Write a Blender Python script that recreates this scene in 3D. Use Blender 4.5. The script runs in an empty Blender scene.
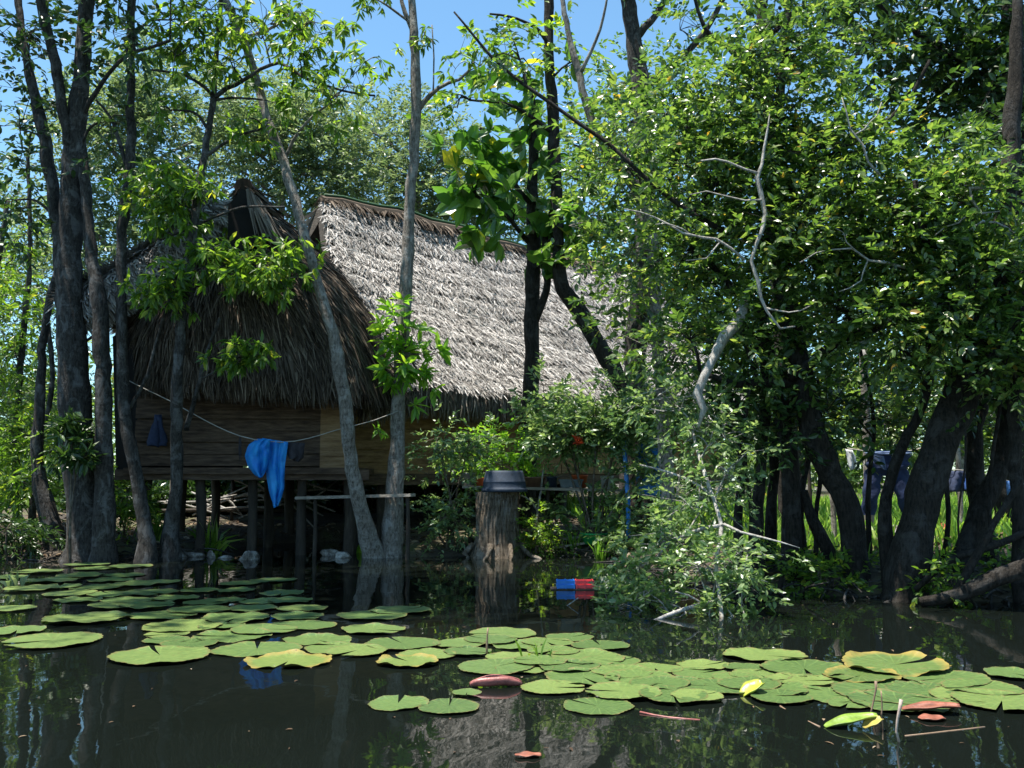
import bpy, math, random
import numpy as np
from mathutils import Vector
rng = np.random.default_rng(7)
random.seed(7)
scene = bpy.context.scene
COL = scene.collection

# ---------------------------------------------------------------- camera
F = 960.0
CAM_H = 1.15
PITCH = math.atan(96 / 960)
cd = bpy.data.cameras.new('camera')
cam = bpy.data.objects.new('camera', cd); COL.objects.link(cam)
cam.location = (0, 0, CAM_H)
cam.rotation_euler = (math.pi / 2 + PITCH, 0, 0)
cd.sensor_width = 36.0
cd.lens = F / 1024 * 36.0
cd.clip_start = 0.05
cd.clip_end = 3000
scene.camera = cam

# ---------------------------------------------------------------- sky, sun, exposure
SUN = Vector((-0.24, -0.08, 0.97)).normalized()          # direction towards the sun
elev = math.asin(SUN.z); azim = math.atan2(SUN.x, SUN.y)
w = bpy.data.worlds.new('World'); scene.world = w; w.use_nodes = True
nt = w.node_tree; nt.nodes.clear()
sky = nt.nodes.new('ShaderNodeTexSky'); sky.sky_type = 'NISHITA'; sky.sun_disc = False
sky.sun_elevation = elev; sky.sun_rotation = azim
sky.air_density = 1.0; sky.dust_density = 0.5; sky.ozone_density = 0.4
bg = nt.nodes.new('ShaderNodeBackground'); bg.inputs['Strength'].default_value = 0.09
wo = nt.nodes.new('ShaderNodeOutputWorld')
tint = nt.nodes.new('ShaderNodeMix'); tint.data_type = 'RGBA'; tint.blend_type = 'MULTIPLY'; tint.inputs[0].default_value = 1
tint.inputs[7].default_value = (.84, 1.14, 1.2, 1)      # a clearer, more cyan tropical sky
nt.links.new(sky.outputs[0], tint.inputs[6]); nt.links.new(tint.outputs[2], bg.inputs[0]); nt.links.new(bg.outputs[0], wo.inputs[0])
sl = bpy.data.lights.new('sun', 'SUN'); sl.energy = 5.0; sl.angle = math.radians(0.5); sl.color = (1.0, 0.95, 0.86)
so = bpy.data.objects.new('sun', sl); COL.objects.link(so)
so.rotation_euler = SUN.to_track_quat('Z', 'Y').to_euler()
so.location = (0, 0, 40)
vs = scene.view_settings
vs.view_transform = 'Standard'; vs.look = 'None'; vs.gamma = 1.0; vs.use_curve_mapping = False
vs.exposure = 1.2
cy = scene.cycles
cy.max_bounces = 7; cy.diffuse_bounces = 3; cy.glossy_bounces = 3; cy.transmission_bounces = 4
cy.transparent_max_bounces = 4; cy.sample_clamp_indirect = 6.0

# ---------------------------------------------------------------- pixel -> world
cp, sp = math.cos(PITCH), math.sin(PITCH)
def ray(px, py):
    u = (px - 512) / F; v = (384 - py) / F
    return np.array([u, cp - v * sp, sp + v * cp])
def P(px, py, D):
    r = ray(px, py); return np.array([0, 0, CAM_H]) + r * (D / r[1])
def PW(px, py, z=0.0):
    r = ray(px, py); return np.array([0, 0, CAM_H]) + r * ((z - CAM_H) / r[2])

# ---------------------------------------------------------------- materials
def new_mat(name):
    m = bpy.data.materials.new(name); m.use_nodes = True
    n = m.node_tree; n.nodes.clear()
    return m, n
def N(n, t, **kw):
    x = n.nodes.new(t)
    for k, v in kw.items(): setattr(x, k, v)
    return x
def ramp(n, stops):
    r = N(n, 'ShaderNodeValToRGB'); e = r.color_ramp.elements
    while len(e) < len(stops): e.new(0.5)
    for i, (p, c) in enumerate(stops):
        e[i].position = p; e[i].color = (*c, 1)
    return r
def out(n, sh):
    o = N(n, 'ShaderNodeOutputMaterial'); n.links.new(sh, o.inputs['Surface']); return o

def mat_noise(name, stops, scale=5, stretch=(1, 1, 1), rough=0.85, bump=0.3, detail=6, spec=0.3, coord='Object', bscale=None, metal=0):
    m, n = new_mat(name)
    tc = N(n, 'ShaderNodeTexCoord'); mp = N(n, 'ShaderNodeMapping'); mp.inputs['Scale'].default_value = stretch
    n.links.new(tc.outputs[coord], mp.inputs['Vector'])
    no = N(n, 'ShaderNodeTexNoise'); no.inputs['Scale'].default_value = scale; no.inputs['Detail'].default_value = detail
    no.inputs['Roughness'].default_value = 0.65
    n.links.new(mp.outputs[0], no.inputs['Vector'])
    r = ramp(n, stops); n.links.new(no.outputs[0], r.inputs[0])
    b = N(n, 'ShaderNodeBsdfPrincipled'); n.links.new(r.outputs[0], b.inputs['Base Color'])
    b.inputs['Roughness'].default_value = rough; b.inputs['Specular IOR Level'].default_value = spec
    b.inputs['Metallic'].default_value = metal
    if bump:
        n2 = N(n, 'ShaderNodeTexNoise'); n2.inputs['Scale'].default_value = bscale or scale * 3; n2.inputs['Detail'].default_value = 5
        n.links.new(mp.outputs[0], n2.inputs['Vector'])
        bp = N(n, 'ShaderNodeBump'); bp.inputs['Strength'].default_value = bump; bp.inputs['Distance'].default_value = 0.03
        n.links.new(n2.outputs[0], bp.inputs['Height']); n.links.new(bp.outputs[0], b.inputs['Normal'])
    out(n, b.outputs[0]); return m

def mat_leaf(name, stops, trans_col, trans=0.4, rough=0.38, spec=0.5):
    """stops: colour ramp over a random number per leaf"""
    m, n = new_mat(name)
    g = N(n, 'ShaderNodeNewGeometry')
    r = ramp(n, stops); n.links.new(g.outputs['Random Per Island'], r.inputs[0])
    b = N(n, 'ShaderNodeBsdfPrincipled'); n.links.new(r.outputs[0], b.inputs['Base Color'])
    b.inputs['Roughness'].default_value = rough; b.inputs['Specular IOR Level'].default_value = spec
    t = N(n, 'ShaderNodeBsdfTranslucent')
    hs = N(n, 'ShaderNodeMix', data_type='RGBA', blend_type='MULTIPLY'); hs.inputs[0].default_value = 1.0
    n.links.new(r.outputs[0], hs.inputs[6]); hs.inputs[7].default_value = (*trans_col, 1)
    n.links.new(hs.outputs[2], t.inputs['Color'])
    mx = N(n, 'ShaderNodeMixShader'); mx.inputs[0].default_value = trans
    n.links.new(b.outputs[0], mx.inputs[1]); n.links.new(t.outputs[0], mx.inputs[2])
    out(n, mx.outputs[0]); return m

def mat_island(name, stops, rough=.9, spec=.2, stain=0.0):
    m, n = new_mat(name)
    g = N(n, 'ShaderNodeNewGeometry')
    r = ramp(n, stops); n.links.new(g.outputs['Random Per Island'], r.inputs[0]); col = r.outputs[0]
    b = N(n, 'ShaderNodeBsdfPrincipled')
    if stain:      # weather stains and moss in broad irregular patches
        tc = N(n, 'ShaderNodeTexCoord'); no = N(n, 'ShaderNodeTexNoise'); no.inputs['Scale'].default_value = .9; no.inputs['Detail'].default_value = 7; no.inputs['Roughness'].default_value = .7
        n.links.new(tc.outputs['Object'], no.inputs['Vector']); r2 = ramp(n, [(.36, (.42, .40, .36)), (.50, (.85, .84, .82)), (.6, (1.05, 1.03, 1.0))]); n.links.new(no.outputs[0], r2.inputs[0])
        mx = N(n, 'ShaderNodeMix', data_type='RGBA', blend_type='MULTIPLY'); mx.inputs[0].default_value = stain; n.links.new(col, mx.inputs[6]); n.links.new(r2.outputs[0], mx.inputs[7]); col = mx.outputs[2]
    n.links.new(col, b.inputs['Base Color'])
    b.inputs['Roughness'].default_value = rough; b.inputs['Specular IOR Level'].default_value = spec
    out(n, b.outputs[0]); return m

G = {}
G['canopy'] = mat_leaf('leaf_canopy', [(0, (.020, .048, .011)), (.4, (.052, .104, .022)), (.8, (.110, .178, .040)), (.985, (.17, .22, .05)), (1, (.34, .20, .03))], (2.5, 2.5, 1.4), .43, .30, .8)
G['shrub'] = mat_leaf('leaf_shrub', [(0, (.045, .095, .032)), (.5, (.115, .19, .068)), (1, (.23, .30, .13))], (2.4, 2.4, 1.5), .40, .34, .8)
G['lime'] = mat_leaf('leaf_lime', [(0, (.08, .19, .02)), (.6, (.14, .29, .03)), (1, (.26, .38, .04))], (2.2, 2.2, 1.2), .5, .4)
G['left'] = mat_leaf('leaf_left', [(0, (.035, .075, .012)), (.5, (.08, .15, .02)), (.9, (.15, .24, .03)), (1, (.27, .28, .04))], (2.8, 2.8, 1.4), .45, .36)
G['big'] = mat_leaf('leaf_big', [(0, (.03, .085, .012)), (.6, (.06, .14, .02)), (.94, (.10, .2, .03)), (1, (.45, .38, .03))], (2.4, 2.6, 1.4), .35, .3, .6)
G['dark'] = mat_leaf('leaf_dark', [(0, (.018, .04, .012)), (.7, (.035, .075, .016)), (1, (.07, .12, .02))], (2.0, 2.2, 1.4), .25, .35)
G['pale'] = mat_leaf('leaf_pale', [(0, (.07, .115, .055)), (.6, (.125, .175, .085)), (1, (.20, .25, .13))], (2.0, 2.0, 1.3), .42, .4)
G['grass'] = mat_leaf('grass_blade', [(0, (.09, .20, .025)), (.6, (.17, .32, .04)), (1, (.30, .40, .07))], (2.0, 2.0, 1.2), .45, .5)

def mat_bark(name, dark, mid, light, lichen=.5, fiss=1.0):
    m, n = new_mat(name)
    tc = N(n, 'ShaderNodeTexCoord')
    def noise(scale, stretch, detail=6, rough=.65, dist=0.0):
        mp = N(n, 'ShaderNodeMapping'); mp.inputs['Scale'].default_value = stretch; n.links.new(tc.outputs['Object'], mp.inputs['Vector'])
        x = N(n, 'ShaderNodeTexNoise'); x.inputs['Scale'].default_value = scale; x.inputs['Detail'].default_value = detail; x.inputs['Roughness'].default_value = rough; x.inputs['Distortion'].default_value = dist
        n.links.new(mp.outputs[0], x.inputs['Vector']); return x
    fine = noise(26, (1.6, 1.6, .45), 8, .7, .4); patch = noise(5.5, (1, 1, .7), 7, .72, .6); ring = noise(9, (.25, .25, 2.4), 4)
    r1 = ramp(n, [(.36, dark), (.5, mid), (.64, tuple(min(1, c * 1.5) for c in mid))]); n.links.new(fine.outputs[0], r1.inputs[0])
    r2 = ramp(n, [(.50, (0, 0, 0)), (.60, (1, 1, 1))]); n.links.new(patch.outputs[0], r2.inputs[0])
    k = N(n, 'ShaderNodeMath', operation='MULTIPLY'); k.inputs[1].default_value = lichen; n.links.new(r2.outputs[0], k.inputs[0])
    mx = N(n, 'ShaderNodeMix', data_type='RGBA'); n.links.new(k.outputs[0], mx.inputs[0]); n.links.new(r1.outputs[0], mx.inputs[6]); mx.inputs[7].default_value = (*light, 1)
    r3 = ramp(n, [(.36, (.6, .58, .55)), (.55, (1, 1, 1))]); n.links.new(ring.outputs[0], r3.inputs[0])
    m2 = N(n, 'ShaderNodeMix', data_type='RGBA', blend_type='MULTIPLY'); m2.inputs[0].default_value = .5; n.links.new(mx.outputs[2], m2.inputs[6]); n.links.new(r3.outputs[0], m2.inputs[7])
    b = N(n, 'ShaderNodeBsdfPrincipled'); n.links.new(m2.outputs[2], b.inputs['Base Color']); b.inputs['Roughness'].default_value = .9; b.inputs['Specular IOR Level'].default_value = .2
    bp = N(n, 'ShaderNodeBump'); bp.inputs['Strength'].default_value = fiss; bp.inputs['Distance'].default_value = .03; n.links.new(fine.outputs[0], bp.inputs['Height'])
    bq = N(n, 'ShaderNodeBump'); bq.inputs['Strength'].default_value = .7; bq.inputs['Distance'].default_value = .05; n.links.new(patch.outputs[0], bq.inputs['Height']); n.links.new(bp.outputs[0], bq.inputs['Normal'])
    n.links.new(bq.outputs[0], b.inputs['Normal']); out(n, b.outputs[0]); return m
B = {}
B['grey'] = mat_bark('bark_grey', (.016, .014, .012), (.050, .045, .040), (.20, .195, .19), .5)
B['pale'] = mat_bark('bark_pale', (.06, .05, .04), (.20, .175, .15), (.42, .40, .37), .6, .7)
B['dark'] = mat_bark('bark_dark', (.008, .007, .006), (.030, .025, .020), (.11, .105, .10), .35)
B['brown'] = mat_bark('bark_brown', (.035, .026, .018), (.14, .11, .08), (.30, .27, .23), .5, 1.2)
B['snag'] = mat_bark('bark_bleached', (.13, .115, .10), (.32, .30, .27), (.46, .44, .42), .5, .5)

M = {}
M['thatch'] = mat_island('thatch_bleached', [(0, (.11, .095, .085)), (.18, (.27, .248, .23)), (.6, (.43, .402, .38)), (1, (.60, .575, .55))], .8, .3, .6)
M['thatch_dark'] = mat_island('thatch_weathered_shaded', [(0, (.028, .020, .014)), (.4, (.070, .052, .038)), (.8, (.135, .105, .08)), (1, (.24, .19, .145))], .9, .2, .8)  # stained thatch with the wing's shade put into its dark colour
M['fringe'] = mat_island('thatch_fringe', [(0, (.05, .04, .032)), (.5, (.13, .105, .085)), (1, (.28, .24, .20))], .9)
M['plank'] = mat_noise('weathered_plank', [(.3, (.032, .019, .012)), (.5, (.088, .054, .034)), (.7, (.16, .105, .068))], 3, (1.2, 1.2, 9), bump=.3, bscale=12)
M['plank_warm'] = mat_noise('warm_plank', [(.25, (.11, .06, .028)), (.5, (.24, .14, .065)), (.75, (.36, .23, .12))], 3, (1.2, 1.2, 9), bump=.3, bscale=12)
M['post'] = mat_noise('post_wood', [(.3, (.022, .017, .013)), (.6, (.055, .043, .032)), (.8, (.11, .09, .07))], 6, (2, 2, .5), bump=.4)
M['board'] = mat_noise('bleached_board', [(.25, (.16, .13, .10)), (.55, (.32, .275, .225)), (.8, (.45, .41, .36))], 5, (.8, 6, 6), bump=.3)
M['black'] = mat_noise('void_black', [(.3, (.006, .005, .005)), (.8, (.018, .015, .013))], 4, bump=0)  # darkness of the vent opening and gable void put into the colour
M['tarp'] = mat_noise('green_ridge_sheet', [(.3, (.03, .075, .03)), (.8, (.06, .12, .05))], 6, bump=.2, rough=.6)
M['soil'] = None

def soil_mat():
    m, n = new_mat('bank_soil')
    tc = N(n, 'ShaderNodeTexCoord')
    a = N(n, 'ShaderNodeTexNoise'); a.inputs['Scale'].default_value = 1.3; a.inputs['Detail'].default_value = 8
    n.links.new(tc.outputs['Object'], a.inputs['Vector'])
    r = ramp(n, [(.3, (.022, .016, .011)), (.5, (.06, .045, .03)), (.62, (.085, .08, .035)), (.75, (.06, .10, .025))])
    n.links.new(a.outputs[0], r.inputs[0])
    b = N(n, 'ShaderNodeBsdfPrincipled'); b.inputs['Roughness'].default_value = .9
    n.links.new(r.outputs[0], b.inputs['Base Color'])
    a2 = N(n, 'ShaderNodeTexNoise'); a2.inputs['Scale'].default_value = 14; a2.inputs['Detail'].default_value = 6
    n.links.new(tc.outputs['Object'], a2.inputs['Vector'])
    bp = N(n, 'ShaderNodeBump'); bp.inputs['Strength'].default_value = .8; bp.inputs['Distance'].default_value = .05
    n.links.new(a2.outputs[0], bp.inputs['Height']); n.links.new(bp.outputs[0], b.inputs['Normal'])
    out(n, b.outputs[0]); return m
M['soil'] = soil_mat()

def water_mat():
    m, n = new_mat('pond_water')
    tc = N(n, 'ShaderNodeTexCoord')
    b = N(n, 'ShaderNodeBsdfPrincipled'); b.inputs['Base Color'].default_value = (.005, .007, .0055, 1)
    b.inputs['Roughness'].default_value = .02; b.inputs['IOR'].default_value = 1.333
    mp = N(n, 'ShaderNodeMapping'); mp.inputs['Scale'].default_value = (1, .55, 1)
    n.links.new(tc.outputs['Object'], mp.inputs['Vector'])
    a = N(n, 'ShaderNodeTexNoise'); a.inputs['Scale'].default_value = 1.6; a.inputs['Detail'].default_value = 2
    c = N(n, 'ShaderNodeTexNoise'); c.inputs['Scale'].default_value = 8; c.inputs['Detail'].default_value = 2
    n.links.new(mp.outputs[0], a.inputs['Vector']); n.links.new(mp.outputs[0], c.inputs['Vector'])
    s = N(n, 'ShaderNodeMath', operation='MULTIPLY_ADD'); s.inputs[1].default_value = .10
    n.links.new(c.outputs[0], s.inputs[0]); n.links.new(a.outputs[0], s.inputs[2])
    bp = N(n, 'ShaderNodeBump'); bp.inputs['Strength'].default_value = 1.0; bp.inputs['Distance'].default_value = .0055
    n.links.new(s.outputs[0], bp.inputs['Height']); n.links.new(bp.outputs[0], b.inputs['Normal'])
    out(n, b.outputs[0]); return m
M['water'] = water_mat()

def pad_mat(name, stops, edge, edge_w):
    """lily leaf: veins from the stalk outwards, discoloured rim (uv.x = angle, uv.y = radius)"""
    m, n = new_mat(name)
    uv = N(n, 'ShaderNodeUVMap'); sep = N(n, 'ShaderNodeSeparateXYZ'); n.links.new(uv.outputs[0], sep.inputs[0])
    oi = N(n, 'ShaderNodeObjectInfo')
    tc = N(n, 'ShaderNodeTexCoord')
    no = N(n, 'ShaderNodeTexNoise'); no.noise_dimensions = '4D'; no.inputs['Scale'].default_value = 7; no.inputs['Detail'].default_value = 5
    n.links.new(tc.outputs['Object'], no.inputs['Vector'])
    mul = N(n, 'ShaderNodeMath', operation='MULTIPLY'); mul.inputs[1].default_value = 40; n.links.new(oi.outputs['Random'], mul.inputs[0])
    n.links.new(mul.outputs[0], no.inputs['W'])
    ad = N(n, 'ShaderNodeMath', operation='MULTIPLY_ADD'); ad.inputs[1].default_value = .45
    n.links.new(oi.outputs['Random'], ad.inputs[0])
    sb = N(n, 'ShaderNodeMath', operation='MULTIPLY'); sb.inputs[1].default_value = .6; n.links.new(no.outputs[0], sb.inputs[0])
    n.links.new(sb.outputs[0], ad.inputs[2])
    r = ramp(n, stops); n.links.new(ad.outputs[0], r.inputs[0])
    # veins
    v = N(n, 'ShaderNodeMath', operation='MULTIPLY'); v.inputs[1].default_value = 2 * math.pi * 22; n.links.new(sep.outputs[0], v.inputs[0])
    vs_ = N(n, 'ShaderNodeMath', operation='SINE'); n.links.new(v.outputs[0], vs_.inputs[0])
    vr = N(n, 'ShaderNodeMapRange'); vr.inputs[1].default_value = .8; vr.inputs[2].default_value = 1; vr.inputs[3].default_value = 0; vr.inputs[4].default_value = .35
    n.links.new(vs_.outputs[0], vr.inputs[0])
    mx = N(n, 'ShaderNodeMix', data_type='RGBA'); n.links.new(vr.outputs[0], mx.inputs[0]); n.links.new(r.outputs[0], mx.inputs[6]); mx.inputs[7].default_value = (.2, .3, .08, 1)
    # rim
    er = N(n, 'ShaderNodeMath', operation='MULTIPLY_ADD'); er.inputs[1].default_value = .35; n.links.new(no.outputs[0], er.inputs[0]); n.links.new(sep.outputs[1], er.inputs[2])
    em = N(n, 'ShaderNodeMapRange'); em.inputs[1].default_value = 1.17 - edge_w; em.inputs[2].default_value = 1.2; n.links.new(er.outputs[0], em.inputs[0])
    m2 = N(n, 'ShaderNodeMix', data_type='RGBA'); n.links.new(em.outputs[0], m2.inputs[0]); n.links.new(mx.outputs[2], m2.inputs[6]); m2.inputs[7].default_value = (*edge, 1)
    sp_n = N(n, 'ShaderNodeTexNoise'); sp_n.noise_dimensions = '4D'; sp_n.inputs['Scale'].default_value = 17; sp_n.inputs['Detail'].default_value = 3
    n.links.new(tc.outputs['Object'], sp_n.inputs['Vector']); n.links.new(mul.outputs[0], sp_n.inputs['W'])
    spr = ramp(n, [(.61, (0, 0, 0)), (.69, (.8, .8, .8))]); n.links.new(sp_n.outputs[0], spr.inputs[0])
    m3 = N(n, 'ShaderNodeMix', data_type='RGBA'); n.links.new(spr.outputs[0], m3.inputs[0]); n.links.new(m2.outputs[2], m3.inputs[6]); m3.inputs[7].default_value = (.10, .07, .03, 1); m2 = m3
    b = N(n, 'ShaderNodeBsdfPrincipled'); n.links.new(m2.outputs[2], b.inputs['Base Color']); b.inputs['Roughness'].default_value = .31; b.inputs['Specular IOR Level'].default_value = .5
    bp = N(n, 'ShaderNodeBump'); bp.inputs['Strength'].default_value = .5; bp.inputs['Distance'].default_value = .01
    n.links.new(no.outputs[0], bp.inputs['Height']); n.links.new(bp.outputs[0], b.inputs['Normal'])
    out(n, b.outputs[0]); return m
M['pad'] = pad_mat('lily_green', [(.2, (.045, .085, .028)), (.5, (.09, .145, .042)), (.8, (.16, .21, .06))], (.15, .13, .05), .07)
M['pad_old'] = pad_mat('lily_yellowing', [(.2, (.06, .10, .028)), (.5, (.10, .15, .04)), (.8, (.15, .20, .05))], (.26, .19, .05), .22)

def mat_plain(name, c, rough=.5, var=.25, scale=9, bump=.1, spec=.5):
    lo = tuple(x * (1 - var) for x in c); hi = tuple(min(1, x * (1 + var)) for x in c)
    return mat_noise(name, [(.3, lo), (.7, hi)], scale, rough=rough, bump=bump, spec=spec)

# ---------------------------------------------------------------- object helpers
def tag(o, label, cat, group=None):
    o['label'] = label; o['category'] = cat
    if group: o['group'] = group
    return o
def thing(name, label, cat, loc, group=None):
    o = bpy.data.objects.new(name, None); COL.objects.link(o); o.empty_display_size = .2
    o.location = loc
    tag(o, label, cat, group); return o
def link_mesh(name, me, mat, parent=None, world=True):
    o = bpy.data.objects.new(name, me); COL.objects.link(o)
    if mat is not None:
        for mm in (mat if isinstance(mat, list) else [mat]): me.materials.append(mm)
    if parent is not None:
        o.parent = parent
        if world:      # vertices were given in world space
            o.matrix_parent_inverse.identity()
            loc = parent_loc(parent)
            o.location = -Vector(loc)
    return o
def parent_loc(p):
    v = Vector(p.location)
    while p.parent: p = p.parent; v += Vector(p.location)
    return v
def np_mesh(name, V, F_, smooth=True, uv=None, mi=None):
    """F_: list of arrays (n,k)"""
    me = bpy.data.meshes.new(name)
    V = np.asarray(V, np.float32)
    me.vertices.add(len(V)); me.vertices.foreach_set('co', V.ravel())
    Fs = [np.asarray(f, np.int32) for f in F_ if len(f)]
    loops = np.concatenate([f.ravel() for f in Fs]); tot = np.concatenate([np.full(len(f), f.shape[1], np.int32) for f in Fs])
    st = np.concatenate([[0], np.cumsum(tot)[:-1]]).astype(np.int32)
    me.loops.add(len(loops)); me.loops.foreach_set('vertex_index', loops.astype(np.int32))
    me.polygons.add(len(tot)); me.polygons.foreach_set('loop_start', st); me.polygons.foreach_set('loop_total', tot)
    me.polygons.foreach_set('use_smooth', np.full(len(tot), smooth, bool))
    if mi is not None: me.polygons.foreach_set('material_index', np.asarray(mi, np.int32))
    if uv is not None:
        l = me.uv_layers.new(name='UVMap'); l.data.foreach_set('uv', np.asarray(uv, np.float32)[loops].ravel())
    me.update(calc_edges=True)
    return me
class MB:
    """collects quads / tris of one mesh"""
    def __init__(s): s.V = []; s.Q = []; s.T = []; s.n = 0
    def add(s, V, Q=None, T=None):
        V = np.asarray(V, float).reshape(-1, 3)
        if Q is not None and len(Q): s.Q.append(np.asarray(Q, int) + s.n)
        if T is not None and len(T): s.T.append(np.asarray(T, int) + s.n)
        s.V.append(V); s.n += len(V)
    def build(s, name, mat, parent=None, smooth=True):
        V = np.concatenate(s.V); fs = []
        if s.Q: fs.append(np.concatenate(s.Q))
        if s.T: fs.append(np.concatenate(s.T))
        return link_mesh(name, np_mesh(name, V, fs, smooth), mat, parent)
    # -- shapes
    def tube(s, pts, radii, sides=8, wob=0.0, caps=True, smooth=True, step=None):
        pts = np.asarray(pts, float); radii = np.asarray(radii, float)
        if smooth and len(pts) > 2: pts, radii = spline(pts, radii, step)
        n = len(pts)
        t = np.gradient(pts, axis=0); t /= np.linalg.norm(t, axis=1)[:, None] + 1e-9
        ref = np.array([1.0, 0, 0]) if abs(t[0][0]) < .8 else np.array([0, 1.0, 0])
        rings = []
        a = np.linspace(0, 2 * np.pi, sides, endpoint=False)
        u = None
        ph = rng.uniform(0, 6.28, 3)
        for i in range(n):
            if u is None: u = ref - t[i] * ref.dot(t[i])
            else: u = u - t[i] * u.dot(t[i])
            u /= np.linalg.norm(u); v = np.cross(t[i], u)
            r = radii[i] * (1 + wob * (np.sin(2 * a + ph[0] + i * .35) * .6 + np.sin(3 * a + ph[1] - i * .5) * .4) + wob * .5 * math.sin(i * 1.3 + ph[2]))
            rings.append(pts[i] + r[:, None] * (np.cos(a)[:, None] * u + np.sin(a)[:, None] * v))
        V = np.concatenate(rings); Q = []
        i0 = np.arange(n - 1)[:, None] * sides; j = np.arange(sides); jn = (j + 1) % sides
        Q = np.stack([i0 + j, i0 + jn, i0 + sides + jn, i0 + sides + j], -1).reshape(-1, 4)
        T = []
        if caps:
            V = np.concatenate([V, pts[:1], pts[-1:]]); c0 = n * sides; c1 = c0 + 1
            T = [(c0, jn[k], j[k]) for k in range(sides)] + [(c1, (n - 1) * sides + j[k], (n - 1) * sides + jn[k]) for k in range(sides)]
        s.add(V, Q, T)
    def box(s, c, size, ax=None):
        """ax: 3x3 rows = local axes"""
        c = np.asarray(c, float); h = np.asarray(size, float) / 2
        A = np.eye(3) if ax is None else np.asarray(ax, float)
        k = np.array([[-1, -1, -1], [1, -1, -1], [1, 1, -1], [-1, 1, -1], [-1, -1, 1], [1, -1, 1], [1, 1, 1], [-1, 1, 1]]) * h
        s.add(c + k @ A, [(0, 3, 2, 1), (4, 5, 6, 7), (0, 1, 5, 4), (1, 2, 6, 5), (2, 3, 7, 6), (3, 0, 4, 7)])
    def lathe(s, c, prof, seg=28, sx=1, sy=1):
        """prof: (r, z) list from the bottom outside round to the inside"""
        prof = np.asarray(prof, float); a = np.linspace(0, 2 * np.pi, seg, endpoint=False)
        V = np.stack([prof[:, 0][:, None] * np.cos(a) * sx, prof[:, 0][:, None] * np.sin(a) * sy, np.repeat(prof[:, 1][:, None], seg, 1)], -1).reshape(-1, 3) + np.asarray(c, float)
        i0 = np.arange(len(prof) - 1)[:, None] * seg; j = np.arange(seg); jn = (j + 1) % seg
        s.add(V, np.stack([i0 + j, i0 + jn, i0 + seg + jn, i0 + seg + j], -1).reshape(-1, 4))
    def grid(s, fn, nu, nv):
        u, v = np.meshgrid(np.linspace(0, 1, nu), np.linspace(0, 1, nv), indexing='ij')
        V = fn(u.ravel(), v.ravel())
        i = (np.arange(nu - 1)[:, None] * nv + np.arange(nv - 1)).ravel()
        s.add(V, np.stack([i, i + nv, i + nv + 1, i + 1], -1))

def spline(pts, radii, step=None):
    n = len(pts)
    d = np.concatenate([[0], np.cumsum(np.linalg.norm(np.diff(pts, axis=0), axis=1))])
    m = int(np.clip(d[-1] / (step or max(.12, d[-1] / 22)), 4, 60))
    q = np.linspace(0, d[-1], m + 1)
    ext = np.concatenate([[2 * pts[0] - pts[1]], pts, [2 * pts[-1] - pts[-2]]])
    res = []
    for x in q:
        i = min(np.searchsorted(d, x, 'right') - 1, n - 2); t = (x - d[i]) / max(d[i + 1] - d[i], 1e-6)
        p0, p1, p2, p3 = ext[i], ext[i + 1], ext[i + 2], ext[i + 3]
        res.append(.5 * (2 * p1 + (p2 - p0) * t + (2 * p0 - 5 * p1 + 4 * p2 - p3) * t * t + (3 * p1 - p0 - 3 * p2 + p3) * t ** 3))
    return np.array(res), np.interp(q, d, radii)

# ---------------------------------------------------------------- leaves
def unit(a): return a / (np.linalg.norm(a, axis=-1, keepdims=True) + 1e-9)
T8 = (np.array([(0, 0, 0), (-.24, .30, .05), (-.21, .66, .03), (0, 1, -.10), (.21, .66, .03), (.24, .30, .05), (0, .33, 0), (0, .67, -.03)], float),
      np.array([(0, 6, 1, 1), (0, 5, 6, 6)]), np.array([(1, 6, 7, 2), (6, 5, 4, 7)]), np.array([(0, 6, 1), (0, 5, 6), (2, 7, 3), (7, 4, 3)]))
T4 = (np.array([(0, 0, 0), (-.24, .45, .07), (0, 1, -.06), (.24, .45, .07)], float), None, np.zeros((0, 4), int), np.array([(0, 2, 1), (0, 3, 2)]))
TS = (np.array([(-.5, 0, 0), (.5, 0, 0), (.45, .5, .06), (-.45, .5, .06), (.12, 1, 0), (-.12, 1, 0)], float), None, np.array([(0, 1, 2, 3), (3, 2, 4, 5)]), np.zeros((0, 3), int))
TB = (np.array([(-.06, 0, 0), (.06, 0, 0), (.05, .4, .02), (-.05, .4, .02), (.03, .8, -.06), (-.03, .8, -.06), (0, 1, -.16)], float), None, np.array([(0, 1, 2, 3), (3, 2, 4, 5)]), np.array([(5, 4, 6)]))
def leaf_arrays(tmpl, pos, d, nrm, L, W):
    tv, _, q, t = tmpl
    d = unit(d); side = unit(np.cross(d, nrm)); n = np.cross(side, d)
    n_ = len(pos); k = len(tv)
    V = pos[:, None, :] + (tv[None, :, 0, None] * W[:, None, None]) * side[:, None, :] + (tv[None, :, 1, None] * d[:, None, :] + tv[None, :, 2, None] * n[:, None, :]) * L[:, None, None]
    off = (np.arange(n_) * k)[:, None, None]
    return V.reshape(-1, 3), (q[None] + off).reshape(-1, 4) if len(q) else [], (t[None] + off).reshape(-1, 3) if len(t) else []
UP = np.array([0, 0, 1.0])
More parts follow.
